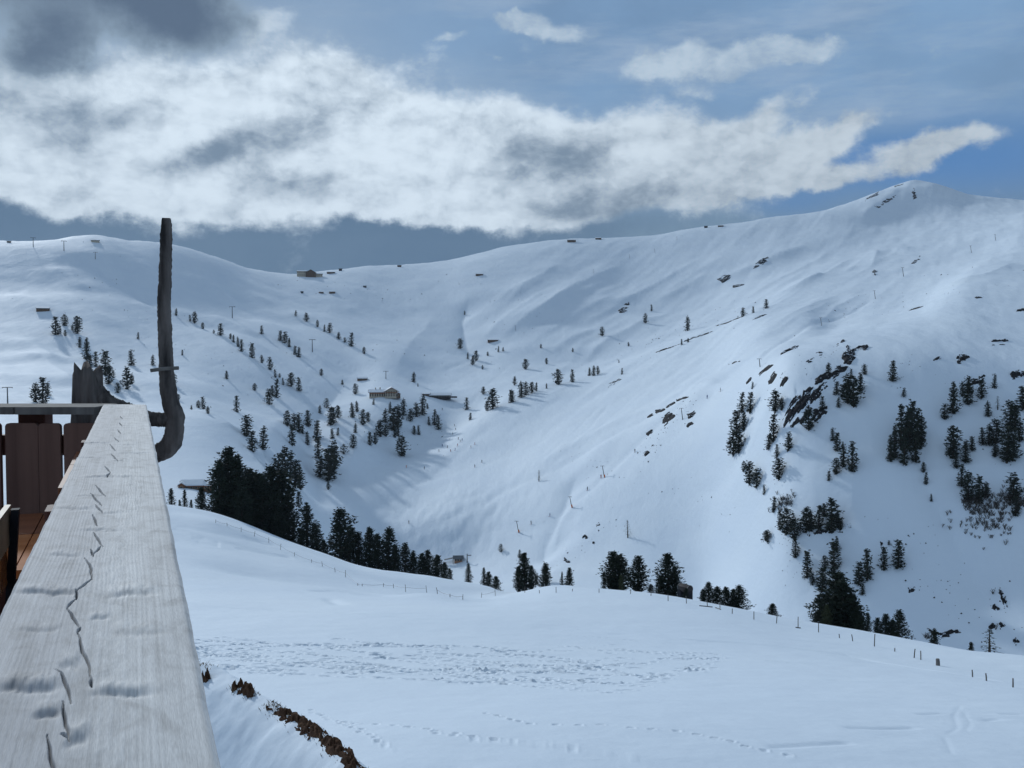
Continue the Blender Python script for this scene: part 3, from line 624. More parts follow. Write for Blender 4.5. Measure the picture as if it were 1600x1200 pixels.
CRACKS = [[(133, 872), (143, 888), (143, 906)], [(119, 922), (119, 938)], [(105, 950), (115, 967), (127, 982)], [(121, 987), (128, 1013), (137, 1034), (142, 1058)], [(83, 1044), (96, 1051), (105, 1072), (110, 1099)],
          [(97, 1096), (102, 1121), (107, 1156)], [(72, 1148), (79, 1177), (86, 1210), (90, 1240)], [(172, 694), (181, 705)], [(174, 709), (185, 721)], [(164, 728), (173, 738)], [(167, 746), (172, 738)],
          [(150, 758), (157, 767), (165, 776)], [(142, 771), (150, 780), (160, 791)], [(149, 788), (161, 802)], [(145, 803), (148, 812), (153, 823)], [(147, 831), (152, 841), (161, 854)],
          [(184, 671), (189, 678)], [(178, 683), (187, 691)], [(187, 660), (191, 666)], [(141, 858), (147, 870)], [(188, 650), (192, 655)], [(143, 904), (131, 915), (120, 924)], [(118, 936), (110, 944), (105, 951)], [(126, 980), (121, 989)], [(107, 1155), (97, 1146), (88, 1148)], [(159, 852), (150, 862), (143, 868)], [(143, 1058), (144, 1075)]]
ys = np.concatenate([np.linspace(-1.6, .75, 40, endpoint=False), np.geomspace(.75, 5.83, 780)])
vsn = np.linspace(0, 1, 281)
YY = np.repeat(ys[:, None], len(vsn), 1); VV = np.repeat(vsn[None, :], len(ys), 0)
H = np.zeros_like(YY)
yc_ = lambda y: 0.62 - .045 * np.sin(y * 1.9) - .03 * np.sin(y * 4.3 + 1)        # wandering pith line
pith = np.exp(-((VV - yc_(YY)) / .10) ** 2)
H += .0007 * pith * fbm(VV * 16, YY * 26, 3) + .0006 * fbm(VV * 3, YY * 4, 3) - .004 * (VV - .5) ** 2
rk = np.random.RandomState(3)
for (px, py, hw, dp) in DENTS:
    y0, v0 = rail_pix(px, py); _, v1 = rail_pix(px + hw, py)
    sv = abs(v1 - v0); sy_ = .007 + .007 * rk.rand()
    dy = YY - y0 - .05 * (VV - v0) * rk.randn() - .0035 * np.sin(VV * 30 + rk.rand() * 6) - .006 * fbm(VV * 9 + px, VV * 0 + py, 3)
    env = np.exp(-((VV - v0) / sv) ** 4)
    H += .72 * env * dp * (1 + .6 * fbm(VV * 24 + px, YY * 30, 2)) * (-np.exp(-(dy / sy_) ** 2) + .8 * np.exp(-((dy - 2.3 * sy_) / (1.8 * sy_)) ** 2))
# raised annual rings, bent round the knots
ringv = VV * RW + .006 * fbm(VV * 2.0 + 4, YY * 2.2, 2) + .010 * pith * fbm(VV * 5, YY * 9, 2)
H += .00011 * np.sin(ringv * 2 * PI / .0062) * (1 - .75 * sstep(VV, .72, .86)) * sstep(fbm(VV * 3, YY * 1.5 + 7, 2), -.5, .3)
for cr in CRACKS:
    P = [rail_pix(*q) for q in cr]; P = [(v * RW, y) for y, v in P]
    tot = sum(math.dist(a, b) for a, b in zip(P[:-1], P[1:])); acc = 0
    for (x0, y0), (x1, y1) in zip(P[:-1], P[1:]):
        e = (x1 - x0, y1 - y0); l2 = e[0] ** 2 + e[1] ** 2; ln = math.sqrt(l2)
        rows = (ys > min(y0, y1) - .02) & (ys < max(y0, y1) + .02)
        xx = VV[rows] * RW; yy = YY[rows]
        t = np.clip(((xx - x0) * e[0] + (yy - y0) * e[1]) / l2, 0, 1)
        dist = np.hypot(xx - x0 - t * e[0] + .0003 * np.sin(yy * 170) + .0007 * np.sin(yy * 61), yy - y0 - t * e[1])
        s = (acc + t * ln) / tot
        wd_ = (.0011 + .0005 * np.mean([y0, y1])) * np.clip(np.sin(np.clip(s, .02, .98) * PI), .25, 1)
        H[rows] = np.minimum(H[rows], H[rows] * 0 + .002 - .013 * np.exp(-(dist / wd_) ** 2)) * (dist < wd_ * 2.2) + H[rows] * (dist >= wd_ * 2.2)
        acc += ln
edge = np.minimum(VV, 1 - VV) * RW
H -= .004 * np.exp(-(edge / .004) ** 2) * (1 + .5 * fbm(YY * 12, VV * 0 + 3, 2))
XE = .0012 * fbm(YY * 5, VV * 0 + 11, 3) * (np.abs(VV - .5) * 2) ** 8 * 2
nA, nB = YY.shape
vt = np.stack([rail_x(YY, VV) + XE, YY, RH + H], -1).reshape(-1, 3)
ids = np.arange(nA * nB).reshape(nA, nB)
fq = np.stack([ids[:-1, :-1], ids[:-1, 1:], ids[1:, 1:], ids[1:, :-1]], -1).reshape(-1, 4)
# sides and underside
border = np.concatenate([ids[0, :-1], ids[:-1, -1], ids[-1, :0:-1], ids[:0:-1, 0]])
low = vt[border].copy(); low[:, 2] = RH - .048
nb = len(border); base_i = nA * nB
sidef = [(int(border[(i + 1) % nb]), int(border[i]), base_i + i, base_i + (i + 1) % nb) for i in range(nb)]
vt = np.concatenate([vt, low])
cme = bpy.data.meshes.new('handrail'); cme.from_pydata(vt.tolist(), [], fq.tolist() + sidef + [tuple(range(base_i, base_i + nb))])
uvl = cme.uv_layers.new(name='UVMap')
lv = np.zeros(len(cme.loops), np.int32); cme.loops.foreach_get('vertex_index', lv)
uvx = np.concatenate([np.stack([(VV * RW).ravel(), YY.ravel()], -1), np.stack([(vt[base_i:, 0] - (RL0 + S_ * (RY1 - vt[base_i:, 1]))), vt[base_i:, 1]], -1)])
uvl.data.foreach_set('uv', uvx[lv].astype(np.float32).ravel())
sm = np.zeros(len(cme.polygons), bool); sm[:len(fq)] = True; cme.polygons.foreach_set('use_smooth', sm); cme.update()
def weathered_plank():
    m, t, b = mat_new('weathered_plank', .72, .2)
    uv = t.nodes.new('ShaderNodeUVMap'); uv.uv_map = 'UVMap'
    def nz(scale, sx_, sy_, det, dist=0.0, rough=.55):
        mp = t.nodes.new('ShaderNodeMapping'); mp.inputs[3].default_value = (sx_, sy_, 1); t.links.new(uv.outputs[0], mp.inputs[0])
        n = t.nodes.new('ShaderNodeTexNoise'); n.inputs['Scale'].default_value = scale; n.inputs['Detail'].default_value = det; n.inputs['Distortion'].default_value = dist
        n.inputs['Roughness'].default_value = rough
        t.links.new(mp.outputs[0], n.inputs['Vector']); return n.outputs['Fac']
    def ramp(x, p0, c0, p1, c1):
        r = t.nodes.new('ShaderNodeValToRGB'); r.color_ramp.elements[0].position = p0; r.color_ramp.elements[1].position = p1
        r.color_ramp.elements[0].color = (*c0, 1); r.color_ramp.elements[1].color = (*c1, 1); t.links.new(x, r.inputs[0]); return r.outputs[0]
    def mix(f, a, c, mode='MIX'):
        n = t.nodes.new('ShaderNodeMix'); n.data_type = 'RGBA'; n.blend_type = mode
        if hasattr(f, 'is_output'): t.links.new(f, n.inputs[0])
        else: n.inputs[0].default_value = f
        t.links.new(a, n.inputs[6])
        if hasattr(c, 'is_output'): t.links.new(c, n.inputs[7])
        else: n.inputs[7].default_value = (*c, 1)
        return n.outputs[2]
    streak = nz(1.0, 210, 2.2, 5, .2); patch = nz(1.0, 9, 2.0, 5); fine = nz(1.0, 900, 60, 3); blot = nz(1.0, 26, 14, 6, .6)
    c = ramp(patch, .32, (.54, .535, .53), .68, (.74, .735, .725))
    c = mix(.42, c, ramp(streak, .30, (.36, .355, .35), .66, (.80, .79, .78)))
    c = mix(.6, c, ramp(fine, .3, (.58, .58, .58), .7, (1, 1, 1)), 'MULTIPLY')
    c = mix(.6, c, ramp(blot, .30, (.56, .55, .54), .52, (1, 1, 1)), 'MULTIPLY')
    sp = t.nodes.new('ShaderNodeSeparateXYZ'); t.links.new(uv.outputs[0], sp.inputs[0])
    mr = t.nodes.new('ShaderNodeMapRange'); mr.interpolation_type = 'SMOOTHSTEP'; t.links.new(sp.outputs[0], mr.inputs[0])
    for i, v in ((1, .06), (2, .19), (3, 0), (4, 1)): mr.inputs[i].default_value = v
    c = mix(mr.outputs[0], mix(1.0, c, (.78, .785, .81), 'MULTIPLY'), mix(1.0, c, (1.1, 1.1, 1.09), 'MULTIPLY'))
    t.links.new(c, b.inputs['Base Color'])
    bp = t.nodes.new('ShaderNodeBump'); bp.inputs['Strength'].default_value = .3; bp.inputs['Distance'].default_value = .0012
    t.links.new(streak, bp.inputs['Height'])
    bp2 = t.nodes.new('ShaderNodeBump'); bp2.inputs['Strength'].default_value = .35; bp2.inputs['Distance'].default_value = .0008
    t.links.new(fine, bp2.inputs['Height']); t.links.new(bp.outputs[0], bp2.inputs['Normal'])
    t.links.new(bp2.outputs[0], b.inputs['Normal']); return m
M['plank'] = weathered_plank()
FLOOR = -1.45
DEPTHF = 5.62                                           # front edge of the far rail
railing = empty('wooden_railing', (rail_x(0, .5), 0, FLOOR))
tag(railing, 'weathered grey plank hand rail with dark wide boards below, round the terrace', 'railing')
def child(parent, o):
    o.parent = parent; o.matrix_parent_inverse = Matrix.Translation(parent.location).inverted() if parent.rotation_euler.z == 0 else parent.matrix_basis.inverted(); return o
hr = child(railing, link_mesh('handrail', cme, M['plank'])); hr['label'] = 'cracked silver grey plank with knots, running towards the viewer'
# far hand rail: two planks butted
cy, dp_ = (DEPTHF + 5.95) / 2, 5.95 - DEPTHF
xe = rail_x(5.72, 0) - .004
for x0, x1 in ((-6.2, -2.795), (-2.790, xe)):
    hb = MB()
    k = 10
    for i in range(k):
        pass
    hb.box(((x0 + x1) / 2, cy, RH - .023), (x1 - x0, dp_, .042), 0, .004)
    o = child(railing, hb.build('handrail', M['greywood'])); o['label'] = 'grey rail plank along the far edge of the terrace'
def board(x0, x1, y, ztop, zbot, th, r, mat, name='board'):
    n = 5; poly = [(x0, zbot), (x1, zbot)]
    poly += [(x1 - r + r * math.cos(a), ztop - r + r * math.sin(a)) for a in np.linspace(0, PI / 2, n)]
    poly += [(x0 + r + r * math.cos(a), ztop - r + r * math.sin(a)) for a in np.linspace(PI / 2, PI, n)]
    return child(railing, MB().prism(poly, y, y + th).build(name, mat))
def px_x(px, y): return (px - 800) / F * y
yb = 5.66
zt = (535 - 661) / F * yb
for a, b in [(5, 56.5), (57.5, 92), (97, 149)] + [(-3 - 95 * k - 89, -3 - 95 * k) for k in range(9)]:
    board(px_x(a, yb), px_x(b, yb), yb + .002 * (abs(a) % 3), zt - .002 * (abs(a) % 4), FLOOR - .15, .026, .022, M['darkboard'])
# cross rail and posts behind the boards
for z in (-.585, -1.2):
    child(railing, MB().box((-4.25, 5.735, z), (3.9, .07, .115), 0, .006).build('cross_rail', M['redboard']))
for xx in (px_x(54, 5.83), -4.6, -5.9):
    child(railing, MB().box((xx, 5.83, (RH - .05 + FLOOR - 2.0) / 2), (.155, .11, abs(FLOOR - 2.0 - RH + .05)), 0, .006).build('post', M['redboard']))
# boards, cross rails and posts under the near hand rail
rz_r = -math.atan(S_) * -1
u_r = Vector((-.352, .936, 0)); n_r = Vector((.936, .352, 0)); ang_r = math.atan2(u_r.y, u_r.x)
def rail_pt(s, off): p = Vector((rail_x(0, .5), 0, 0)) + u_r * s + n_r * off; return p
s = -1.2
while s < 5.9:
    p = rail_pt(s, .045)
    child(railing, MB().box((p.x, p.y, (zt + FLOOR - .1) / 2 - .03), (.19, .026, abs(FLOOR - .1 - zt)), ang_r, .012).build('board', M['darkboard'])); s += .205
for z in (-.585, -1.2):
    p = rail_pt(2.3, -.005); child(railing, MB().box((p.x, p.y, z), (7.4, .065, .115), ang_r, .006).build('cross_rail', M['redboard']))
for s in (-.9, .9, 2.7, 4.5, 6.05):
    p = rail_pt(s, -.10 if s < 6 else 0); child(railing, MB().box((p.x, p.y, (RH - .05 + FLOOR - 2.9) / 2), (.11, .11, abs(FLOOR - 2.9 - RH + .05)), ang_r, .006).build('post', M['redboard']))
p = rail_pt(-.2, .1135); child(railing, MB().box((p.x, p.y, RH - .075), (3.3, .014, .05), ang_r, .003).build('edge_strip', M['greywood']))

# ------------------------------------------------------------------ terrace floor
deck = empty('terrace', (-4, 2, FLOOR))
tag(deck, 'raised timber terrace floor of dark planks behind the railing', 'terrace')
yv = -1.6; kx = 0
while yv < 5.9:
    xr = rail_x(yv, .5) - .02
    o = MB().box(((xr - 6.4) / 2, yv + .068, FLOOR - .03), (xr + 6.4, .135, .04), 0, .004).build('plank', M['darkboard']); child(deck, o); yv += .143
for yv in (-1.4, 1, 3.4, 5.6):
    xr = rail_x(yv, .5) - .06; child(deck, MB().box(((xr - 6.3) / 2, yv, FLOOR - .13), (xr + 6.3, .1, .16)).build('beam', M['redboard']))
for x, y in ((-6.2, -1.4), (-6.2, 5.5), (-6.2, 2), (-3.4, 5.6), (-1.6, 2.2), (-.5, -1.0), (-3.4, 1)):
    child(deck, MB().box((x, y, FLOOR - 2.9), (.16, .16, 5.4), 0, .01).build('support_post', M['redboard']))

# ------------------------------------------------------------------ benches on the terrace
def bench(label, s0, s1, off, seat_w, seat_h, back_h, seat_mat, top=None):
    """bench running along the near rail; off: distance of its back from the rail's axis; local +y points away from the rail"""
    c = rail_pt((s0 + s1) / 2, off); root = empty('bench', (c.x, c.y, FLOOR), ang_r); L_ = s1 - s0
    tag(root, label, 'bench', 'varnished benches on the terrace')
    for i in range(2):
        MB().box((0, .03 + seat_w * (.25 + .5 * i), seat_h - .0175), (L_, seat_w / 2 - .006, .035), 0, .008).build('seat_plank', seat_mat, root)
    for x in (-L_ / 2 + .06, L_ / 2 - .06):
        MB().box((x, .05 + seat_w * .9, seat_h / 2 - .02), (.06, .05, seat_h - .04), 0, .006).build('leg', M['redboard'], root)
        f = MB(); y0, y1, a, b = .0, -.055, .0, back_h - .01
        f.add([(x - .025, y0, 0), (x + .025, y0, 0), (x + .025, y0 + .03, 0), (x - .025, y0 + .03, 0), (x - .025, y1, b), (x + .025, y1, b), (x + .025, y1 + .03, b), (x - .025, y1 + .03, b)],
              [(3, 2, 1, 0), (4, 5, 6, 7), (0, 1, 5, 4), (1, 2, 6, 5), (2, 3, 7, 6), (3, 0, 4, 7)]); f.build('back_post', M['black'], root)
    for z, m in ((back_h - .23, seat_mat), (back_h - .075, top or M['paleboard'])):
        y = .030 - .055 * z / back_h + .012
        MB().box((0, y, z), (L_, .022, .15), 0, .006).build('back_board', m, root)
    return root
bench('glossy orange varnished bench against the near railing', 4.50, 5.335, -.245, .285, .52, .85, M['varnish'], M['varnish_brown_and_shade'])
bench('bench in the far corner of the terrace, its shade painted darker brown', 5.345, 5.98, -.245, .285, .52, .85, M['varnish_brown_and_shade'], M['varnish_brown_and_shade'])  # seat coloured darker to stand for the shade on it
bench('bench with a pale backrest board standing at the left edge', 2.6, 4.44, -.435, .36, .46, .80, M['varnish'])

# ------------------------------------------------------------------ dead tree beyond the railing
tree_y = 6.55
def at_px(px, py, y):
    a, t = pix(px, py); d = y / math.cos(a); return Vector((d * math.sin(a), y, d * t))
dead = empty('dead_tree', (at_px(137, 600, tree_y).x, tree_y, -6.6))
tag(dead, 'broken grey dead tree trunk with a limb bent upward like a pole', 'dead tree')
nS, nH = 56, 60
cx = at_px(137, 600, tree_y).x; vs_, fs_ = [], []
zb = -6.6
for j in range(nH + 1):
    for i in range(nS):
        a = 2 * PI * i / nS
        xx = math.cos(a)
        # jagged broken top: spikes at the left, centre and right
        pxl = 137 + 27 * xx
        top = np.interp(pxl, [110, 112, 117, 121, 125, 129, 133, 136, 140, 144, 147, 150, 154, 158, 161, 165], [606, 586, 578, 569, 567, 571, 577, 579, 572, 571, 577, 573, 576, 584, 595, 616])
        top += 5 * math.sin(5 * a + 1) * (math.sin(a) > 0) + 2 * math.sin(13 * a)
        zt_ = at_px(137, top, tree_y).z
        f = j / nH; z = zb + (zt_ - zb) * (f ** .75)
        h = (z - zb) / 6.2
        r = .118 + .10 * max(0, .55 - h) + .010 * math.sin(5 * a + 2 * z) + .009 * math.sin(11 * a + z * 1.3) + .012 * float(fbm(np.array(a * 3.2), np.array(z * 3.0), 3))
        r *= 1 - .22 * sstep(np.array(f), .9, 1.0)
        vs_.append((cx + r * math.cos(a), tree_y + r * .9 * math.sin(a), z))
for j in range(nH):
    for i in range(nS): fs_.append((j * nS + i, j * nS + (i + 1) % nS, (j + 1) * nS + (i + 1) % nS, (j + 1) * nS + i))
vs_.append((cx, tree_y, at_px(137, 590, tree_y).z)); ctr = len(vs_) - 1
# split and weathered grain of the trunk
vs_ = [(cx + (x - cx) * (1 + .10 * float(fbm(np.array((i % nS) * .55), np.array(z * 1.1), 3))), tree_y + (y - tree_y) * (1 + .10 * float(fbm(np.array((i % nS) * .55), np.array(z * 1.1), 3))), z) if i < ctr else (x, y, z) for i, (x, y, z) in enumerate(vs_)]
for i in range(nS): fs_.append((nH * nS + i, nH * nS + (i + 1) % nS, ctr))
child(dead, link_mesh('trunk', mesh_from('trunk', vs_, fs_, True), M['deadwood']))
def limb(name, path, seed, flat_end=False):
    """path of (px, py, radius px, depth)"""
    P = np.array(path, float); n = 150; tq = np.linspace(0, 1, n)
    tk = np.concatenate([[0], np.cumsum(np.hypot(np.diff(P[:, 0]), np.diff(P[:, 1])))]); tk /= tk[-1]
    q = np.stack([pchip(tk, P[:, i], tq) for i in range(4)], -1)
    mb = MB(); pts = [at_px(a, b, d) for a, b, r, d in q]; rad = q[:, 2] / F * tree_y
    mb.tube(pts, list(rad), 18)
    V_ = np.array(mb.v); C_ = np.repeat(np.array([tuple(p) for p in pts]), 18, 0)
    k = np.arange(len(V_)) % 18; jn = np.arange(len(V_)) // 18
    nzv = 1 + .16 * fbm(k * .9 + seed, jn * .14, 3) + .07 * np.sin(k * 2 * PI / 18 * 3 + jn * .11 + seed) + .16 * fbm(k * 2.1, jn * .6 + seed, 2)
    mb.v = [tuple(x) for x in C_ + (V_ - C_) * nzv[:, None]]
    return child(dead, mb.build(name, M['deadwood'], None, True))
limb('limb', [(150, 742, 15, 6.55), (200, 728, 15, 6.58), (235, 711, 13, 6.6), (257, 703, 15, 6.6), (272, 683, 15, 6.6), (274, 655, 14.5, 6.6), (267, 630, 13.5, 6.6), (261, 600, 12, 6.6), (259, 565, 11, 6.6), (258, 520, 10.5, 6.6), (257, 470, 10, 6.6), (258, 420, 9.5, 6.6), (259, 380, 9, 6.6), (260, 352, 8, 6.6), (260, 341, 6.5, 6.6)], 2)
limb('branch', [(148, 612, 14, 6.55), (166, 628, 14, 6.57), (190, 640, 13.5, 6.6), (222, 650, 12, 6.6), (243, 656, 11, 6.6), (258, 656, 11, 6.6), (268, 652, 9, 6.6)], 7)
child(dead, MB().tube([at_px(235, 579, 6.50), at_px(258, 576, 6.52), at_px(279, 575, 6.52)], .012, 8).build('peg', M['greywood']))
# ------------------------------------------------------------------ strips of rock or earth that break through the snow
FQ_ = 1.0
def strip(name, pts, half, amp, seed, mat, rough=1.0, ns=26, nr=12, parent=None):
    """pts: world points of the axis; half: world half-width vector or metres; surface = land + relief, so the snow line is ragged"""
    P = [Vector((p.x, p.y, 0)) for p in pts]
    seg = [(b - a).length for a, b in zip(P[:-1], P[1:])]; tot = max(sum(seg), 1e-3)
    cum = np.concatenate([[0], np.cumsum(seg)]) / tot
    s = np.linspace(-.12, 1.12, ns); r = np.linspace(-1.15, 1.15, nr)
    ax = np.interp(np.clip(s, 0, 1), cum, [p.x for p in P]); ay = np.interp(np.clip(s, 0, 1), cum, [p.y for p in P])
    ux, uy = (P[-1].x - P[0].x) / tot, (P[-1].y - P[0].y) / tot
    ax = ax + (s - np.clip(s, 0, 1)) * ux * tot; ay = ay + (s - np.clip(s, 0, 1)) * uy * tot
    if isinstance(half, Vector): hx, hy = half.x, half.y
    else: hx, hy = -uy * half, ux * half
    xx = ax[:, None] + r[None, :] * hx; yy = ay[:, None] + r[None, :] * hy
    zz = lookup(xx, yy)
    sc_ = max(math.hypot(hx, hy), 1e-3)
    sn = (s * 2 - 1)[:, None]
    fall = 1 - np.maximum(np.abs(sn) ** 4, np.abs(r)[None, :] ** 2)
    fq = FQ_ / sc_
    al = (xx * ux + yy * uy) * fq; ac = (-xx * uy + yy * ux) * fq
    nz = fbm(al * .55 + seed * 3.1, ac * 1.1 + seed, 5, .62)
    cr = np.abs(fbm(al * .8 + seed, ac * 2.0 - seed, 3))
    disp = amp * (fall * 1.05 - .50 + 1.7 * rough * nz - .9 * rough * cr)
    disp = np.minimum(disp, amp * .9)
    vs = np.stack([xx, yy, zz + disp], -1).reshape(-1, 3)
    i = np.arange(ns * nr).reshape(ns, nr)
    q = np.stack([i[:-1, :-1], i[:-1, 1:], i[1:, 1:], i[1:, :-1]], -1).reshape(-1, 4)
    keep = (disp.ravel()[q] > -amp * .35).any(1); q = q[keep]
    if len(q) == 0: return None
    if name == 'rock_outcrop':                          # one rock is one connected piece: the biggest
        lab = np.arange(len(vs))
        for _ in range(400):
            m_ = lab[q].min(1); n_ = lab.copy(); np.minimum.at(n_, q.ravel(), np.repeat(m_, 4)); n_ = n_[n_]
            if (n_ == lab).all(): break
            lab = n_
        u_, c_ = np.unique(lab[q[:, 0]], return_counts=True); q = q[lab[q[:, 0]] == u_[c_.argmax()]]
    used = np.unique(q); mp = np.full(len(vs), -1); mp[used] = np.arange(len(used))
    vs = vs[used]; q = mp[q]
    c = vs.mean(0)
    me_ = bpy.data.meshes.new(name); me_.from_pydata((vs - c).tolist(), [], q.tolist()); me_.update()
    return link_mesh(name, me_, mat, parent, Vector(c))
def outcrop(xa, ya, xb, yb, h, seed, amp=None, name='rock_outcrop', mat=None):
    A, B = hit(xa, ya, 285), hit(xb, yb, 285)
    mx, my = (xa + xb) / 2, (ya + yb) / 2; dx, dy = xb - xa, yb - ya; l = math.hypot(dx, dy) or 1
    h = h * 1.5 + .6
    C = hit(mx, my, 285); D = hit(mx - dy / l * h, my + dx / l * h, 285)
    hv = Vector((D.x - C.x, D.y - C.y, 0)); dist = C.length
    lim = 4.5 * h * dist / F
    if hv.length > lim: hv = hv.normalized() * lim
    if (A - B).length > 6 * l * dist / F: B = A + (B - A).normalized() * 3 * l * dist / F
    a = amp or (.30 * h * dist / F + .4)
    n = int(min(64, 16 + l * 1.0)); m = int(min(44, 12 + h * 1.6))
    return strip(name, [A, B], hv, a, seed, mat or M['rock'], 1.0, n, m)
ROCKS = {
 'on the cliff above the steep shaded slope': [(1256, 577, 1289, 553, 9), (1320, 566, 1356, 541, 6), (1272, 602, 1326, 577, 6), (1222, 668, 1240, 640, 4), (1229, 662, 1252, 628, 5), (1239, 652, 1262, 615, 5), (1247, 641, 1272, 604, 5), (1258, 640, 1282, 611, 4), (1228, 645, 1250, 617, 3.4), (1262, 626, 1290, 600, 3.4), (1250, 662, 1268, 640, 3), (1236, 669, 1250, 654, 3), (1296, 592, 1322, 570, 4), (1306, 541, 1319, 532, 2.2), (1318, 553, 1329, 543, 4), (1217, 556, 1249, 540, 4.5), (1200, 602, 1216, 584, 5), (1221, 607, 1231, 590, 5), (1265, 656, 1290, 632, 7)],
 'high on the right hand slope': [(1495, 568, 1509, 553, 5), (1548, 537, 1578, 533, 2.4), (1505, 604, 1540, 590, 3.2), (1582, 592, 1602, 580, 5), (1418, 486, 1447, 477, 1.8), (1524, 466, 1549, 459, 1.6), (1588, 487, 1604, 483, 2), (1364, 427, 1374, 414, 4), (1424, 414, 1439, 402, 3), (1456, 563, 1470, 559, 1.5)],
 'beside the drag lift on the open slope': [(1011, 653, 1021, 647, 2), (1024, 646, 1038, 639, 2.6), (1040, 638, 1056, 629, 2.2), (1056, 627, 1078, 621, 2.2), (1033, 660, 1050, 645, 4.5), (1010, 682, 1021, 672, 3.2), (1006, 711, 1013, 705, 2), (1012, 703, 1023, 694, 2.6), (1072, 666, 1081, 659, 2.4), (1074, 651, 1087, 644, 2), (910, 838, 918, 838, 2.6), (925, 849, 930, 848, 1.6), (878, 874, 891, 877, 1.8), (930, 822, 937, 819, 1.4)],
 'in the middle of the right hand ridge': [(948, 604, 971, 591, 2.2), (964, 489, 986, 475, 3), (1125, 442, 1141, 429, 3.4), (1145, 449, 1166, 444, 3), (1176, 420, 1201, 403, 2.6), (1022, 552, 1066, 536, 1.6), (1070, 534, 1112, 518, 1.6), (1118, 509, 1162, 494, 1.6), (1172, 502, 1202, 489, 2.2), (1138, 570, 1157, 564, 1.6), (1166, 601, 1176, 592, 3), (1184, 587, 1206, 569, 3)],
 'on the pointed summit': [(1349, 314, 1374, 301, 1.8), (1369, 324, 1401, 304, 1.5), (1397, 292, 1413, 287, 1.5), (1425, 295, 1431, 313, 2)],
 'at the foot of the steep shaded slope': [(1446, 984, 1476, 995, 2.4), (1470, 993, 1501, 984, 3), (1551, 946, 1559, 955, 3.4), (1561, 918, 1573, 950, 2.4), (1562, 973, 1568, 981, 3), (1546, 983, 1554, 975, 3), (1584, 999, 1591, 1006, 3), (1419, 923, 1431, 921, 2.6), (1262, 836, 1318, 829, 2.2), (1375, 850, 1380, 849, 2.5)],
}
sd_ = 1
for where, lst in ROCKS.items():
    lst = sorted(lst, key=lambda q: q[0] + q[2]); made = []
    for q in lst:
        sd_ += 1; o = outcrop(*q, sd_)
        if o: made.append(o)
    for i, o in enumerate(made):
        look = {'on the cliff above the steep shaded slope': 'dark craggy rock', 'on the pointed summit': 'thin dark rock rib'}.get(where, 'dark bare rock')
        tag(o, f'{look} {where}, {ordinal(i, len(made))}', 'rock', 'rocks ' + where)
# loose stones and tufts too small to count
rs2 = np.random.RandomState(12); st_ = MB()
def clod(p, r):
    n = 6; vs = [(p.x + r * rs2.uniform(.6, 1.2) * math.cos(2 * PI * k / n), p.y + r * rs2.uniform(.6, 1.2) * math.sin(2 * PI * k / n), p.z - .25 * r) for k in range(n)]
    vs.append((p.x + rs2.uniform(-.3, .3) * r, p.y + rs2.uniform(-.3, .3) * r, p.z + r * rs2.uniform(.4, .9)))
    st_.add(vs, [(k, (k + 1) % n, n) for k in range(n)])
for (x0, y0, x1, y1, n, sx_, sy_) in [(1000, 720, 1080, 625, 60, 14, 12), (870, 880, 960, 820, 22, 20, 14), (1200, 600, 1330, 545, 40, 20, 14), (1210, 720, 1250, 900, 40, 14, 20), (1260, 832, 1330, 822, 30, 10, 5), (1380, 830, 1600, 1000, 60, 60, 40), (900, 580, 1200, 470, 70, 40, 18), (560, 560, 760, 540, 30, 60, 40),
                             (80, 420, 420, 600, 50, 60, 40), (450, 440, 620, 470, 30, 40, 12), (640, 440, 850, 500, 26, 60, 30), (1240, 500, 1560, 440, 60, 60, 24), (960, 740, 1180, 820, 20, 60, 30), (480, 640, 700, 690, 26, 40, 18), (840, 745, 850, 750, 6, 12, 4), (1480, 600, 1600, 720, 40, 30, 40), (1400, 600, 1440, 560, 14, 20, 14), (1240, 880, 1330, 940, 14, 30, 20), (940, 745, 900, 700, 20, 30, 20)]:
    for k in range(n):
        f = rs2.rand(); px, py = x0 + (x1 - x0) * f + rs2.randn() * sx_ * .6, y0 + (y1 - y0) * f + rs2.randn() * sy_ * .6
        if py > 985 or px < 0 or px > 1605: continue
        p = hit(px, py, 285)
        if p.z / math.hypot(p.x, p.y) > pix(px, py)[1] + .003 or p.length > 2100: continue
        clod(p, p.length / F * rs2.choice([.7, .9, 1.2, 1.8], p=[.35, .35, .2, .1]))
o = st_.build('scattered_stones', M['rock']); tag(o, 'small dark stones and grass tufts showing through the snow of the slopes', kind='stuff')

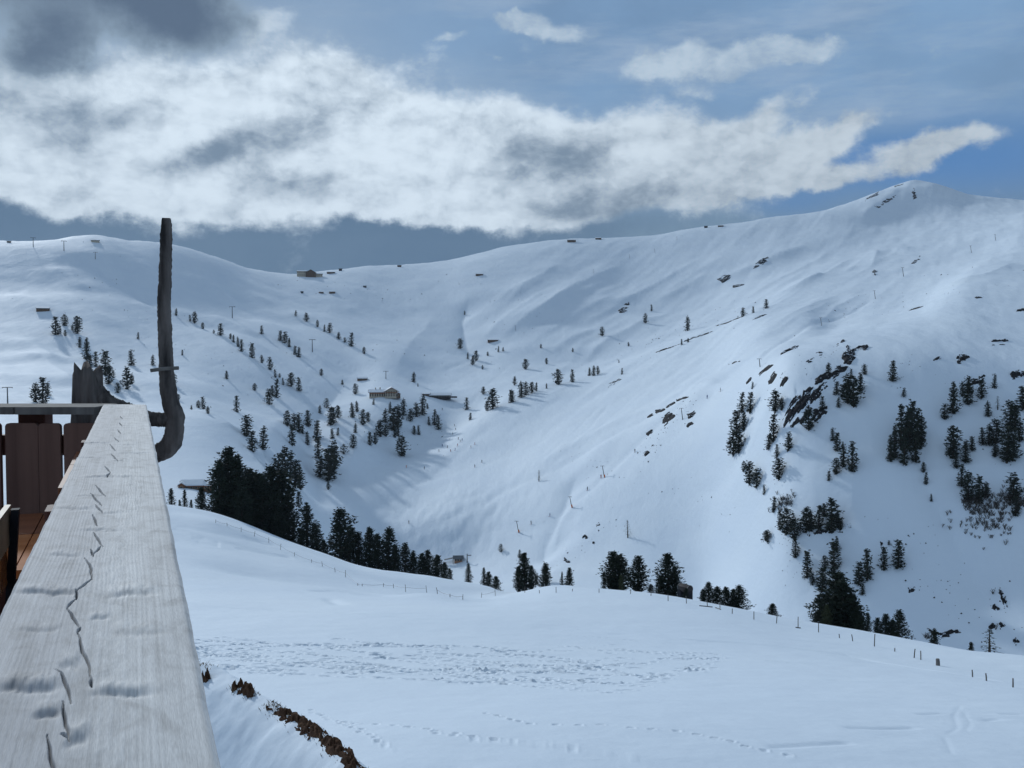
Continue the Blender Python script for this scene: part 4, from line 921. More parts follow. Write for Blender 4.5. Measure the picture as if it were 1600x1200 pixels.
# ------------------------------------------------------------------ trees
def tree_meshes(seed, kind, n_br, per, cs, tri=3):
    """crown and trunk of one tree, one metre tall: whorls of limbs carrying tufts of needles"""
    r = random.Random(seed); V_, F_ = [], []
    ph0 = r.random() * 6; lean = (r.uniform(-.02, .02), r.uniform(-.02, .02))
    if kind == 'pine': W_, prof, z0 = r.uniform(.27, .35), (lambda q: (min(1, q / .28) ** .55) * (1 - max(0, q - .25) / .75) ** .62), .03
    elif kind == 'spruce': W_, prof, z0 = r.uniform(.20, .26), (lambda q: min(1, q / .10) ** .5 * (1 - q) ** .80), .03
    elif kind == 'round': W_, prof, z0 = r.uniform(.32, .40), (lambda q: math.sqrt(max(0, 1 - (q * 1.7 - .62) ** 2)) if q < .95 else .25), .02
    else: W_, prof, z0 = r.uniform(.20, .26), (lambda q: min(1, q / .15) * (1 - q) ** .6), .12
    lobes = [(r.random() * 2 * PI, r.uniform(.1, .95), r.uniform(.15, .45)) for _ in range(9)]
    mb_t = MB(); mb_t.tube([(0, 0, -.05), (lean[0] * .5, lean[1] * .5, .5), (lean[0], lean[1], .95)], [.022, .014, .003], 7)
    for b in range(n_br):
        q = (b + r.random()) / n_br; q = q ** (1.05 if kind != 'round' else .9)
        z = z0 + (1 - z0) * q * .99; ph = b * 2.39996 + ph0 + r.uniform(-.4, .4)
        m = 1.0
        for la, lz, ls in lobes:
            dphi = (ph - la + PI) % (2 * PI) - PI; m += ls * math.exp(-(dphi / .7) ** 2 - ((q - lz) / .12) ** 2) - .05
        Lb = W_ * prof(q) * m * r.uniform(.72, 1.12) + .012
        tilt = r.uniform(-.10, .22) if kind in ('pine', 'round') else r.uniform(-.35, .0)
        if kind == 'sparse':
            mb_t.tube([(lean[0] * z, lean[1] * z, z), (lean[0] * z + Lb * math.cos(ph), lean[1] * z + Lb * math.sin(ph), z + Lb * tilt)], [.005, .0015], 4)
        n = max(3, int(per * (.4 + .6 * Lb / W_)))
        for k in range(n):
            t = (k + r.random()) / n; t = .12 + .88 * t ** .75
            rr = Lb * t; cx_ = lean[0] * z + rr * math.cos(ph) + r.gauss(0, cs * .55); cy_ = lean[1] * z + rr * math.sin(ph) + r.gauss(0, cs * .55)
            cz_ = z + rr * tilt + (.05 * t * t if kind == 'pine' else -.04 * t) + r.gauss(0, cs * .5)
            cz_ = max(cz_, .005)
            s = cs * r.uniform(.6, 1.25) * (1.15 - .3 * t)
            for _ in range(tri):
                a = ph + r.gauss(0, .9); up = r.gauss(.25, .55)
                d = Vector((math.cos(a), math.sin(a), up)).normalized(); e = d.cross(Vector((r.gauss(0, 1), r.gauss(0, 1), r.gauss(0, 1)))).normalized()
                o = Vector((cx_, cy_, cz_)); i = len(V_)
                V_ += [o - d * s * .5 - e * s * .28, o - d * s * .5 + e * s * .28, o + d * s * .8 + e * s * r.uniform(-.2, .2)]
                F_.append((i, i + 1, i + 2))
    return mesh_from('crown', V_, F_), mb_t.mesh('trunk', True)
VAR = {}
def variants(key, kind, seeds, n_br, per, cs, mat, tri=3):
    L_ = []
    for s in seeds:
        c, t = tree_meshes(s, kind, n_br, per, cs, tri); c.materials.append(mat); t.materials.append(M['bark']); L_.append((c, t))
    VAR[key] = L_
variants('pine_near', 'pine', range(6), 170, 17, .033, M['needle'])
variants('spruce_near', 'spruce', range(20, 23), 170, 13, .029, M['needle'])
variants('round_near', 'round', range(30, 34), 120, 18, .044, M['needle'])
variants('pine', 'pine', range(40, 46), 52, 9, .064, M['needle'], 4)
variants('spruce', 'spruce', range(50, 56), 54, 8, .058, M['needle'], 4)
variants('round', 'round', range(60, 63), 36, 7, .08, M['needle'], 4)
variants('sparse', 'sparse', range(70, 73), 40, 3, .028, M['needle'], 2)
variants('olive', 'round', range(80, 82), 110, 16, .042, M['needle_warm'])
rt = random.Random(5); tree_n = 0
def tree(base, H_, key, label, group, wide=1.0):
    global tree_n
    tree_n += 1
    c, t = rt.choice(VAR[key]); nm = 'spruce_tree' if 'spruce' in key else 'pine_tree'
    e = empty(nm, base, rt.random() * 6.28); w = H_ * wide * (1.0 if 'near' in key or key == 'olive' else 1.42) * rt.uniform(.85, 1.2)
    e.scale = (w, w, H_)
    link_mesh('trunk', t, None, e); link_mesh('crown', c, None, e)
    return tag(e, label, 'tree', group)
# clusters: place phrase -> list of (px, py of the foot, height px[, kind])
FAR = {
 'below the small hut high on the left slope': [(87, 523, 26), (101, 509, 15), (121, 521, 23), (94, 521, 11), (102, 525, 8), (113, 516, 7)],
 'on the left slope behind the dead trunk': [(125, 543, 14), (136, 562, 30), (140, 578, 22), (150, 573, 22), (165, 585, 34), (170, 600, 25), (184, 614, 14), (199, 608, 30), (206, 600, 13)],
 'left of the tall bent pole': [(205, 571, 22, 'spruce'), (239, 571, 15), (216, 530, 10), (67, 630, 37), (55, 628, 25), (75, 618, 18)],
 'in the diagonal line right of the tall pole': [(275, 493, 10), (297, 502, 9), (304, 505, 16), (317, 514, 9), (345, 524, 18), (334, 521, 5), (360, 530, 8), (365, 535, 11), (372, 542, 14), (377, 549, 18), (394, 559, 22)],
 'scattered right of the tall bent pole': [(285, 555, 8), (354, 592, 12), (272, 602, 16), (317, 639, 18), (310, 637, 10), (325, 646, 10), (299, 640, 6), (279, 625, 8), (370, 644, 25)],
 'in the uppermost row above the hotel': [(462, 494, 8), (479, 502, 12), (496, 511, 10), (507, 518, 10), (515, 520, 14), (529, 530, 10), (539, 535, 7), (549, 541, 20), (569, 553, 10)],
 'in the middle row left above the hotel': [(409, 522, 13), (438, 532, 15), (445, 536, 16), (452, 542, 13), (461, 554, 13), (467, 558, 15)],
 'in the lower row left of the hotel': [(409, 567, 11), (422, 578, 18), (430, 590, 12), (442, 601, 10), (437, 590, 6), (398, 610, 10)],
 'on the snow shelf left of the hotel': [(455, 604, 20), (467, 611, 20), (432, 621, 27), (421, 632, 22), (425, 617, 14), (502, 587, 10), (535, 601, 7), (555, 616, 15)],
 'right above the long flat building': [(646, 597, 15), (653, 604, 5), (719, 545, 15), (731, 561, 10), (744, 564, 15), (739, 570, 13), (754, 577, 6), (779, 550, 9), (786, 549, 6), (726, 492, 6), (762, 556, 6)],
 'in the loose wood below left of the hotel': [(511, 638, 15, 'round'), (500, 646, 12), (528, 653, 18), (517, 664, 28), (521, 661, 24), (551, 652, 21, 'spruce'), (558, 643, 15, 'spruce'), (584, 632, 9, 'spruce'), (567, 664, 22), (575, 659, 14), (519, 685, 15), (528, 680, 11), (555, 676, 14), (552, 700, 20), (537, 709, 14, 'round')],
 'on the left bank of the gully': [(449, 666, 22), (481, 666, 24), (460, 672, 23), (467, 676, 29), (456, 696, 32), (473, 678, 13), (480, 695, 20), (495, 688, 30, 'spruce'), (497, 716, 31), (411, 702, 33), (385, 682, 30), (394, 705, 31)],
 'in the dense wood below the hotel': [(609, 645, 16), (602, 660, 20), (615, 672, 35), (622, 669, 33), (631, 649, 25), (641, 658, 18), (651, 651, 20), (660, 648, 30), (668, 639, 8), (594, 682, 24), (603, 682, 18), (578, 695, 20), (586, 694, 16)],
 'on the snow ridge below the flat building': [(617, 684, 13), (622, 682, 12), (647, 679, 13), (654, 679, 14), (670, 664, 13), (679, 664, 23), (685, 671, 22), (628, 713, 30)],
 'on the shoulder right of the long flat building': [(729, 640, 19), (735, 656, 11), (761, 642, 15), (770, 639, 30), (755, 616, 11), (798, 629, 20), (801, 628, 18)],
 'deep in the gully behind the near crest': [(446, 740, 39), (454, 748, 40), (461, 762, 42), (468, 764, 35), (500, 746, 29), (522, 733, 40), (514, 750, 50), (518, 742, 38), (513, 765, 12), (467, 793, 25), (436, 742, 30)],
 'along the skyline of the open slope': [(804, 602, 13), (815, 621, 24), (822, 617, 20), (831, 614, 16), (838, 611, 13), (854, 607, 8), (872, 601, 22), (894, 597, 20), (921, 587, 12), (928, 587, 15), (934, 585, 12), (972, 585, 10), (967, 567, 5)],
 'scattered high on the right hand ridge': [(821, 577, 15), (845, 544, 6), (854, 569, 9), (895, 550, 6), (941, 525, 13), (1008, 505, 14), (1018, 486, 10), (1074, 517, 22), (982, 541, 6), (1065, 539, 9), (1075, 535, 6), (1161, 495, 13), (1177, 489, 10), (1197, 482, 14)],
 'along the left rim of the steep shaded slope': [(1159, 645, 30), (1172, 645, 30), (1150, 680, 35), (1162, 672, 28), (1146, 712, 33), (1154, 708, 32), (1176, 607, 10), (1162, 737, 15), (1171, 757, 33), (1182, 762, 27), (1194, 772, 14), (1197, 845, 15)],
 'around the rocky cliff': [(1211, 645, 32), (1209, 689, 41), (1201, 702, 23), (1232, 704, 26), (1214, 715, 20), (1217, 749, 30), (1264, 672, 33), (1285, 640, 20), (1294, 585, 16), (1222, 640, 18)],
 'right of the rocky cliff': [(1307, 616, 19), (1325, 630, 40), (1334, 636, 41), (1317, 620, 17), (1310, 636, 14), (1344, 610, 25), (1351, 585, 14), (1330, 589, 12), (1395, 595, 29), (1412, 620, 12)],
 'in the tight isolated group on the steep slope': [(1398, 716, 48), (1408, 700, 62), (1413, 725, 52), (1421, 702, 60), (1425, 680, 50), (1434, 700, 55), (1431, 722, 46), (1391, 720, 36), (1439, 694, 42), (1417, 690, 45)],
 'in the small zigzag group below the cliff': [(1301, 688, 18), (1308, 704, 27), (1318, 729, 34), (1332, 736, 42), (1306, 741, 23), (1295, 750, 14)],
 'down the open chute': [(1443, 738, 14), (1447, 756, 17), (1455, 783, 10)],
 'at the upper right of the steep slope': [(1489, 645, 42), (1476, 655, 20), (1504, 619, 19), (1514, 615, 23), (1512, 632, 24), (1534, 623, 25), (1554, 606, 19, 'spruce'), (1544, 650, 20, 'spruce'), (1559, 640, 19, 'sparse'), (1598, 640, 32)],
 'in the wood at the right edge': [(1489, 715, 42), (1494, 731, 20), (1509, 722, 30), (1519, 704, 20), (1535, 695, 24), (1545, 695, 28), (1556, 693, 32), (1578, 670, 37), (1586, 675, 35), (1573, 723, 48), (1582, 720, 35), (1593, 690, 25), (1555, 713, 16)],
 'in the lower clump near the right edge': [(1502, 760, 30), (1513, 783, 40), (1530, 785, 38, 'spruce'), (1540, 777, 20), (1583, 780, 34), (1587, 805, 25)],
 'on the lower rim of the shaded slope': [(1219, 827, 28), (1229, 835, 36), (1241, 843, 30), (1243, 870, 27), (1200, 847, 17, 'round'), (1209, 800, 22)],
 'on the ledge above the big foreground pine': [(1260, 831, 35), (1268, 829, 28), (1279, 828, 35), (1288, 806, 18), (1299, 831, 46), (1308, 818, 20), (1314, 827, 15)],
 'on the lower steep slope above the near crest': [(1261, 902, 40), (1270, 914, 16), (1288, 890, 20), (1303, 895, 48, 'spruce'), (1307, 862, 22, 'spruce'), (1342, 913, 34, 'spruce'), (1355, 906, 45, 'spruce'), (1381, 890, 34, 'spruce'), (1403, 887, 41, 'spruce'), (1347, 929, 16), (1284, 925, 34), (1389, 851, 6)],
 'lone on the open slope': [(842, 752, 18, 'sparse'), (981, 840, 27, 'sparse')],
 'in the valley bottom by the lift hut': [(783, 862, 12, 'round'), (812, 871, 12), (853, 911, 30), (838, 913, 16)],
}
for where, lst in FAR.items():
    lst = sorted(lst, key=lambda q: q[0])
    for i, q in enumerate(lst):
        p = hit(q[0], q[1], 285); tight = 'isolated' in where; k = q[3] if len(q) > 3 else ('pine' if rt.random() < .5 and not tight else 'spruce')
        kind = {'sparse': 'half bare conifer', 'spruce': 'pointed spruce', 'round': 'bushy pine', 'pine': 'dark pine'}[k]
        tree(p - Vector((0, 0, .3)), q[2] * 1.05 * math.hypot(p.x, p.y) / F + .3, k, f'{kind} {where}, {ordinal(i, len(lst))}', 'conifers ' + where, (.78 if tight else 1.12 if k == 'pine' else 1.1))
# near trees just over the crest: (px, top py, distance, kind, width factor)
NEAR = {
 'in the big dark stand behind the near crest': [(352, 703, 262, 'pine_near', 1.15), (341, 722, 256, 'pine_near', 1.1), (369, 716, 258, 'pine_near', 1.2), (385, 736, 262, 'pine_near', 1.2), (397, 742, 268, 'pine_near', 1.1), (421, 732, 262, 'pine_near', 1.3), (436, 740, 264, 'pine_near', 1.25), (409, 744, 258, 'pine_near', 1.3), (449, 756, 272, 'spruce_near', 1.2), (376, 760, 252, 'round_near', 1.0), (432, 790, 258, 'round_near', 1.0)],
 'on the crest at the left end': [(265, 762, 262, 'spruce_near', 1.3), (286, 764, 262, 'spruce_near', 1.2), (312, 763, 256, 'pine_near', 1.1), (296, 780, 268, 'spruce_near', 1.2), (278, 780, 275, 'spruce_near', 1.2)],
 'in the row right of the big dark stand': [(478, 785, 254, 'spruce_near', 1.5), (468, 828, 252, 'pine_near', 1.2), (491, 820, 262, 'pine_near', 1.1), (504, 843, 252, 'round_near', .9), (530, 797, 254, 'pine_near', 1.35), (545, 826, 258, 'pine_near', 1.2), (558, 833, 258, 'pine_near', 1.2), (576, 826, 256, 'pine_near', 1.25), (590, 836, 254, 'pine_near', 1.3), (606, 827, 254, 'pine_near', 1.3), (617, 851, 252, 'round_near', .8), (631, 850, 254, 'pine_near', 1.1), (645, 862, 252, 'pine_near', 1.3), (658, 864, 250, 'round_near', .8), (669, 861, 250, 'pine_near', 1.3), (682, 868, 246, 'pine_near', 1.4), (694, 878, 242, 'round_near', .9), (702, 888, 238, 'round_near', .9)],
 'in front of the valley hut at the crest': [(731, 879, 214, 'spruce_near', 1.4), (756, 886, 222, 'spruce_near', 1.3), (763, 893, 222, 'round_near', .9), (775, 900, 215, 'round_near', 1.0)],
 'on the middle of the crest': [(820, 866, 182, 'pine_near', 1.3), (831, 885, 186, 'pine_near', 1.2), (811, 886, 180, 'pine_near', 1.2), (879, 893, 180, 'spruce_near', .9), (890, 888, 178, 'pine_near', 1.3), (853, 883, 190, 'pine_near', 1.1)],
 'in the trio of big pines at the centre right': [(958, 863, 154, 'pine_near', 1.91), (968, 868, 156, 'pine_near', 1.85), (972, 897, 147, 'olive', .8), (945, 893, 152, 'spruce_near', 1.2), (999, 870, 151, 'pine_near', 1.58), (1019, 913, 148, 'round_near', 1.20), (1048, 867, 147, 'pine_near', 1.91), (1056, 884, 147, 'spruce_near', 1.6), (1033, 901, 146, 'pine_near', 1.58), (1074, 921, 138.5, 'round_near', 1.2)],
 'in the low bushy clump behind the fence': [(1111, 911, 146, 'pine_near', 1.85), (1124, 916, 146, 'round_near', 1.20), (1138, 917, 145, 'round_near', 1.20), (1158, 916, 144, 'pine_near', 1.85), (1149, 920, 146, 'round_near', 1.05), (1101, 920, 146, 'round_near', 1.05), (1211, 943, 140, 'round_near', 1.35)],
 'in the biggest dark clump right of centre': [(1313, 897, 140, 'pine_near', 1.78), (1322, 908, 138, 'round_near', 1.35), (1293, 928, 138, 'round_near', 1.50), (1335, 930, 138, 'round_near', 1.50), (1297, 944, 133, 'olive', .8), (1346, 950, 136, 'round_near', 1.35), (1361, 957, 134, 'spruce_near', 1.2), (1352, 962, 134, 'round_near', 1.35), (1284, 955, 136, 'round_near', 1.35)],
 'right of the dark clump behind the crest': [(1377, 966, 134, 'round_near', .9), (1390, 961, 134, 'pine_near', 1.3), (1411, 955, 133, 'pine_near', 1.35), (1401, 968, 134, 'round_near', .8), (1466, 982, 131, 'spruce_near', 1.6), (1526, 1003, 130, 'spruce_near', 1.5), (1556, 980, 130, 'sparse', 1.2)],
}
for where, lst in NEAR.items():
    lst = sorted(lst, key=lambda q: q[0])
    for i, q in enumerate(lst):
        b = at_dist(q[0], q[2]); _, t = pix(q[0], q[1]); top = t * q[2]
        H_ = max(top - b.z, 1.5)
        kind = {'pine_near': 'dark pine', 'spruce_near': 'pointed spruce', 'round_near': 'bushy pine', 'olive': 'olive green pine', 'sparse': 'thin conifer'}[q[3]]
        tree(b - Vector((0, 0, .2)), H_ + .2, q[3], f'{kind} {where}, {ordinal(i, len(lst))}', 'conifers ' + where, q[4])
print('TREES', tree_n)
# bare shrubs on the steep slope: far too many twigs to count
tw = MB(); rs3 = np.random.RandomState(8)
for (x0, y0, x1, y1, n) in [(1495, 765, 1600, 838, 240), (1205, 770, 1245, 800, 60), (1495, 775, 1530, 800, 60), (1560, 770, 1600, 800, 60), (1540, 940, 1570, 990, 20), (1430, 990, 1480, 1000, 20)]:
    for k in range(n):
        p = hit((x0 + x1) / 2 + (x1 - x0) * .30 * rs3.randn(), (y0 + y1) / 2 + (y1 - y0) * .26 * rs3.randn(), 285)
        if fbm(np.array(p.x / 9), np.array(p.y / 14), 2) < -.12: continue
        h = rs3.uniform(.8, 2.2)
        for j in range(5):
            a = rs3.rand() * 6.28; s = h * rs3.uniform(.3, .7)
            q = p + Vector((math.cos(a) * s, math.sin(a) * s, h * rs3.uniform(.5, 1.0)))
            tw.tube([p - Vector((0, 0, .2)), q], [.07, .03], 3, False)
            for m in range(2):
                u = p.lerp(q, rs3.uniform(.4, .8)); b_ = rs3.rand() * 6.28
                tw.tube([u, u + Vector((math.cos(b_), math.sin(b_), .8)) * h * .3], [.05, .02], 3, False)
o = tw.build('bare_scrub', M['twig']); tag(o, 'leafless grey scrub on the lower right of the steep slope', kind='stuff')
# ------------------------------------------------------------------ buildings
def face_cam(p): return -math.atan2(p.x, p.y)
def house(root, x0, x1, dep, wh, rh, gable, mwall, mroof, floors=0, bays=0, over=.5, snow=True, balc=False, y0=0.0, mgable=None, z0=-1.5, win=(.9, 1.1), door=None):
    """walls, roof slabs with snow, windows with panes; front is local -y"""
    w = x1 - x0; xc = (x0 + x1) / 2; f = y0 - dep / 2
    wb = MB()
    if gable == 'front':
        wb.prism([(x0, z0), (x1, z0), (x1, wh), (xc, wh + rh), (x0, wh)], f, f + dep)
    else:
        n = [(f, z0), (f + dep, z0), (f + dep, wh), (f + dep / 2, wh + rh), (f, wh)]
        wb.add([(x, y, z) for x in (x0, x1) for y, z in n], [(0, 1, 2, 3, 4), (9, 8, 7, 6, 5)] + [(i, 5 + i, 5 + (i + 1) % 5, (i + 1) % 5) for i in range(5)])
    wb.build('wall', mwall, root)
    def slab(a, b, lo, hi, th, m, name, par):
        """roof slab: eave line a -> ridge line b (2-D across), lo..hi along"""
        mb = MB(); q = [a, b, (b[0], b[1] + th), (a[0], a[1] + th)]
        if gable == 'front': mb.prism(q, lo, hi)
        else: mb.add([(x, y, z) for x in (lo, hi) for y, z in q], [(0, 1, 2, 3), (7, 6, 5, 4)] + [(i, 4 + i, 4 + (i + 1) % 4, (i + 1) % 4) for i in range(4)])
        return mb.build(name, m, par)
    if gable == 'front': half, c, lo, hi = w / 2, xc, f - over, f + dep + over
    else: half, c, lo, hi = dep / 2, f + dep / 2, x0 - over, x1 + over
    k = rh / half
    for s in (-1, 1):
        a = (c + s * (half + over), wh - over * k + .03); b = (c, wh + rh + .03)
        r_ = slab(a, b, lo, hi, .22, mroof, 'roof', root)
        if snow:
            a2 = (c + s * (half + over * .7), wh - over * .7 * k + .28); b2 = (c, wh + rh + .28)
            slab(a2, b2, lo + .25, hi - .25, .38, M['roof_snow'], 'snow_layer', r_)
    if floors and bays:
        fh = wh / floors
        for j in range(floors):
            for i in range(bays):
                x = x0 + w * (i + .5) / bays; z = fh * (j + .55)
                fr = MB().box((x, f - .03, z), (win[0] + .2, .10, win[1] + .2)).build('window', M['paleboard'], root)
                MB().box((x, f - .085, z), (win[0], .03, win[1])).build('pane', M['glass'], fr)
            if balc and j == floors - 1:
                b_ = MB().box((xc, f - .60, fh * j + .05), (w * .9, 1.2, .10)); b_.box((xc, f - 1.17, fh * j + .42), (w * .9, .06, .55)); b_.build('balcony', M['warmwood'], root)
    if door:
        d_ = MB().box((door, f - .03, 1.0), (1.2, .1, 2.1)).build('door', M['redboard'], root)
def site(px, py, name, label, cat='building', turn=0.0, sink=.0, group=None):
    p = hit(px, py, 285); e = empty(name, p - Vector((0, 0, sink)), face_cam(p) + turn)
    return tag(e, label, cat, group), math.hypot(p.x, p.y)
h, d = site(601, 619, 'hotel', 'large cream chalet hotel with brown gables and balconies in the valley'); k = d / F
house(h, -23.5 * k, 2 * k, 11, 4.6 * k * 1.35, 3.4 * k, 'side', M['plaster'], M['roofbrown'], 3, 7, 1.0, True, True, 2)
house(h, 1 * k, 20 * k, 14, 6.2 * k * 1.35, 5.2 * k, 'front', M['plaster'], M['roofbrown'], 3, 5, 1.3, True, True, -1)
house(h, 18 * k, 24 * k, 8, 3.2 * k * 1.2, 1.6 * k, 'front', M['hutwood'], M['roofbrown'], 1, 2, .5, True, False, -4)
MB().box((-14 * k, 2, 9.4 * k * 1.2), (1.0, 1.0, 2.2)).build('chimney', M['plaster'], h); MB().box((-7 * k, 2, 9.6 * k * 1.2), (1.0, 1.0, 2.4)).build('chimney', M['plaster'], h)
b, d = site(684, 621, 'lift_station', 'long flat lift station with a snowy grey roof, right of the hotel'); k = d / F
house(b, -24 * k, -12 * k, 9, 5.5 * k, 1.6 * k, 'side', M['hutwood'], M['roofgrey'], 1, 3, .5, True)
house(b, -12.3 * k, 20 * k, 10, 3.6 * k, 2.8 * k, 'side', M['black'], M['roofgrey'], 1, 8, .9, True)
MB().box((25 * k, -3, .5), (10 * k, 4, 1.3)).build('ramp', M['black'], b)
b, d = site(484, 432, 'mountain_inn', 'long pale mountain inn with a dark gable on the saddle skyline'); k = d / F
house(b, -19 * k, -4 * k, 14, 7.2 * k, 1.0 * k, 'side', M['plaster'], M['roofgrey'], 2, 5, .6, True)
house(b, -6 * k, 9 * k, 17, 5.5 * k, 4.5 * k, 'front', M['hutwood'], M['roofgrey'], 2, 4, 1.2, False, False, -1)
house(b, 8.5 * k, 19 * k, 12, 3.6 * k, 1.8 * k, 'side', M['plaster'], M['roofgrey'], 1, 4, .6, True)
b, d = site(306, 763, 'farm_hut', 'long low timber hut under thick snow, left of the big dark trees', turn=-.12); k = d / F
house(b, -21 * k, 12 * k, 6.0, 5.2 * k, 5.2 * k, 'side', M['hutwood'], M['roofbrown'], 1, 5, .4, True, False, 0, None, -2.0, (.6, .6), -17 * k)
house(b, 12.2 * k, 26 * k, 5.0, 4.6 * k, 3.6 * k, 'side', M['hutwood'], M['roofbrown'], 1, 2, .4, True, False, -.4, None, -2.0, (.6, .6))
house(b, -23 * k, -14 * k, 7.0, 6.4 * k, 3.0 * k, 'front', M['warmwood'], M['roofbrown'], 1, 1, .3, True, False, -.3, None, -2.0, (.7, .8))
b, d = site(716, 877, 'lift_hut', 'small reddish lift hut with a wide grey roof at the valley bottom'); k = d / F
house(b, -6 * k, 6 * k, 4.0, 6 * k, 2.6 * k, 'side', M['warmwood'], M['roofgrey'], 1, 3, .9, False)
MB().tube([(-8 * k, -2.5, -4), (-8 * k, -2.5, 7.5 * k)], .16, 8).build('post', M['steel'], b)
MB().add([(-22 * k, -1, 2.2 * k), (-6 * k, -1, 5.6 * k), (-6 * k, 1, 5.6 * k), (-22 * k, 1, 2.2 * k), (-22 * k, -1, 3.2 * k), (-6 * k, -1, 6.6 * k), (-6 * k, 1, 6.6 * k), (-22 * k, 1, 3.2 * k)],
         [(0, 3, 2, 1), (4, 5, 6, 7), (0, 1, 5, 4), (1, 2, 6, 5), (2, 3, 7, 6), (3, 0, 4, 7)]).build('canopy', M['roofgrey'], b)
HUTS = [(566, 594, 15, 3, 2, 'hutwood', 'dark low hut half buried in snow just above the hotel'), (67, 485, 17, 3.2, 2, 'hutwood', 'small brown hut high on the left slope'),
        (893, 378, 13, 3, 1.5, 'hutwood', 'wide dark building on the skyline right of the saddle'), (935, 374, 9, 2, 1.2, 'hutwood', 'small dark hut on the skyline next to the wide one'),
        (749, 430, 11, 1.8, .9, 'hutwood', 'tiny flat hut below the skyline right of the saddle'), (149, 378, 11, 2.4, 1.3, 'plaster', 'small pale house below the top of the left ridge'),
        (517, 427, 12, 1.8, .8, 'hutwood', 'low shed on the saddle just right of the inn'), (532, 423, 5, 3.2, 1, 'black', 'small dark block at the right end of the saddle shed'),
        (472, 458, 4, 2.6, .8, 'black', 'tiny dark cabin on the slope left below the inn'), (502, 458, 7, 1.6, .7, 'hutwood', 'left one of two tiny sheds below the inn'), (519, 458, 9, 2.4, 1, 'hutwood', 'right one of two tiny sheds below the inn'),
        (624, 417, 6, 2.4, .9, 'hutwood', 'tiny hut on the skyline between the saddle and the ridge'), (570, 449, 5, 2.2, .8, 'black', 'tiny dark cabin on the broad slope right below the inn'), (1103, 356, 5, 2.6, 1, 'black', 'tiny dark top station hut on the high right skyline'), (1126, 354, 8, 1.4, .6, 'hutwood', 'low wall of a shed right of the top station hut'),
        (770, 533, 16, 2.0, 1, 'hutwood', 'long flat shed at the head of the central valley'), (14, 379, 5, 1.6, .8, 'hutwood', 'tiny hut on the left ridge at the picture edge')]
for px, py, w, wh, rh, m, lab in HUTS:
    b, d = site(px, py, 'hut', lab, 'hut', 0, 0, 'small huts on the snow slopes'); k = d / F
    wh *= .8; rh *= .8
    house(b, -w / 2 * k, w / 2 * k, min(w * .7 * k, 9), wh * k, rh * k, 'side', M[m], M['roofgrey'], 1 if w > 8 else 0, 3 if w > 8 else 0, .4, w > 8, False, 0, None, -1.5, (.35 * wh * k * .6, .35 * wh * k))
# dark wooden barrel behind the pines
p = at_dist(1073, 140.5); p.z = pix(1073, 919)[1] * 140.5; tk = empty('water_barrel', p, -.95); tag(tk, 'dark round wooden barrel lying behind the big pines on the crest', 'barrel')
r_ = .58; L_ = 2.0
for i in range(14):
    a0, a1 = 2 * PI * i / 14 + .02, 2 * PI * (i + 1) / 14 - .02; mb = MB(); vs = []
    for x, rr in ((-L_ / 2, .93), (0, 1.0), (L_ / 2, .93)):
        for a, q in ((a0, 1), (a1, 1), (a1, .9), (a0, .9)): vs.append((x, r_ * rr * q * math.cos(a), r_ * rr * q * math.sin(a)))
    fs = [(3, 2, 1, 0), (8, 9, 10, 11)] + [(s * 4 + i_, s * 4 + (i_ + 1) % 4, s * 4 + 4 + (i_ + 1) % 4, s * 4 + 4 + i_) for s in (0, 1) for i_ in range(4)]
    mb.add(vs, fs).build('stave', M['water_pipe'], tk)
for x in (-.9, .9): MB().tube([(x - .05, 0, 0), (x + .05, 0, 0)], r_ * .975, 24).build('hoop', M['steel'], tk)
for x in (-L_ / 2 + .06, L_ / 2 - .06): MB().tube([(x - .03, 0, 0), (x + .03, 0, 0)], r_ * .85, 20).build('end_board', M['water_pipe'], tk)
for x in (-.75, .75): MB().box((x * .9, 0, -.95), (.6, 1.0, 1.3)).build('cradle', M['black'], tk)

# ------------------------------------------------------------------ lift pylons
def chair_pylon(px, py, hpx, lab, grp):
    p = hit(px, py, 285); d = math.hypot(p.x, p.y); H_ = hpx * d / F; e = empty('lift_pylon', p, face_cam(p)); tag(e, lab, 'pylon', grp); s = max(H_ / 12, .8)
    MB().tube([(0, 0, -1), (0, 0, H_)], [.50 * s, .34 * s], 10).build('mast', M['steel'], e)
    MB().box((0, 0, H_), (6.2 * s, .5 * s, .5 * s)).build('crossarm', M['steel'], e)
    for x in (-2.9, 2.9):
        q = MB().box((x * s, 0, H_ - .45 * s), (.35 * s, 3.4 * s, .35 * s)); q.build('sheave_train', M['steel'], e)
    MB().box((0, .6 * s, H_ * .5), (.5 * s, .1, H_ * .9)).build('ladder', M['steel'], e)
def drag_pylon(px, py, hpx, lab, grp, pad=False, lean=.12):
    p = hit(px, py, 285); d = math.hypot(p.x, p.y); H_ = hpx * d / F; e = empty('lift_pylon', p, face_cam(p)); tag(e, lab, 'pylon', grp); s = max(H_ / 8, .8)
    MB().tube([(0, 0, -1), (-lean * H_, 0, H_)], [.30 * s, .20 * s], 8).build('mast', M['steel'], e)
    MB().box((-lean * H_, 0, H_), (2.6 * s, .22 * s, .22 * s)).build('crossarm', M['steel'], e)
    for x in (-1.2, 1.2): MB().box((-lean * H_ + x * s, 0, H_ - .22 * s), (.18 * s, 1.1 * s, .35 * s)).build('sheave_train', M['steel'], e)
    if pad: MB().tube([(0, 0, .0), (-lean * 1.9 * s, 0, 1.9 * s)], .48 * s, 10).build('pad', M['orange'], e)
for i, (px, py, h_) in enumerate([(12, 632, 24), (52, 386, 13), (100, 392, 14), (149, 405, 10)]):
    chair_pylon(px, py, h_, ['tall T shaped lift pylon at the left edge above the railing', 'leftmost grey pylon on top of the left ridge', 'second grey pylon on top of the left ridge', 'third small pylon below the left ridge top'][i], 'chairlift pylons on the left side')
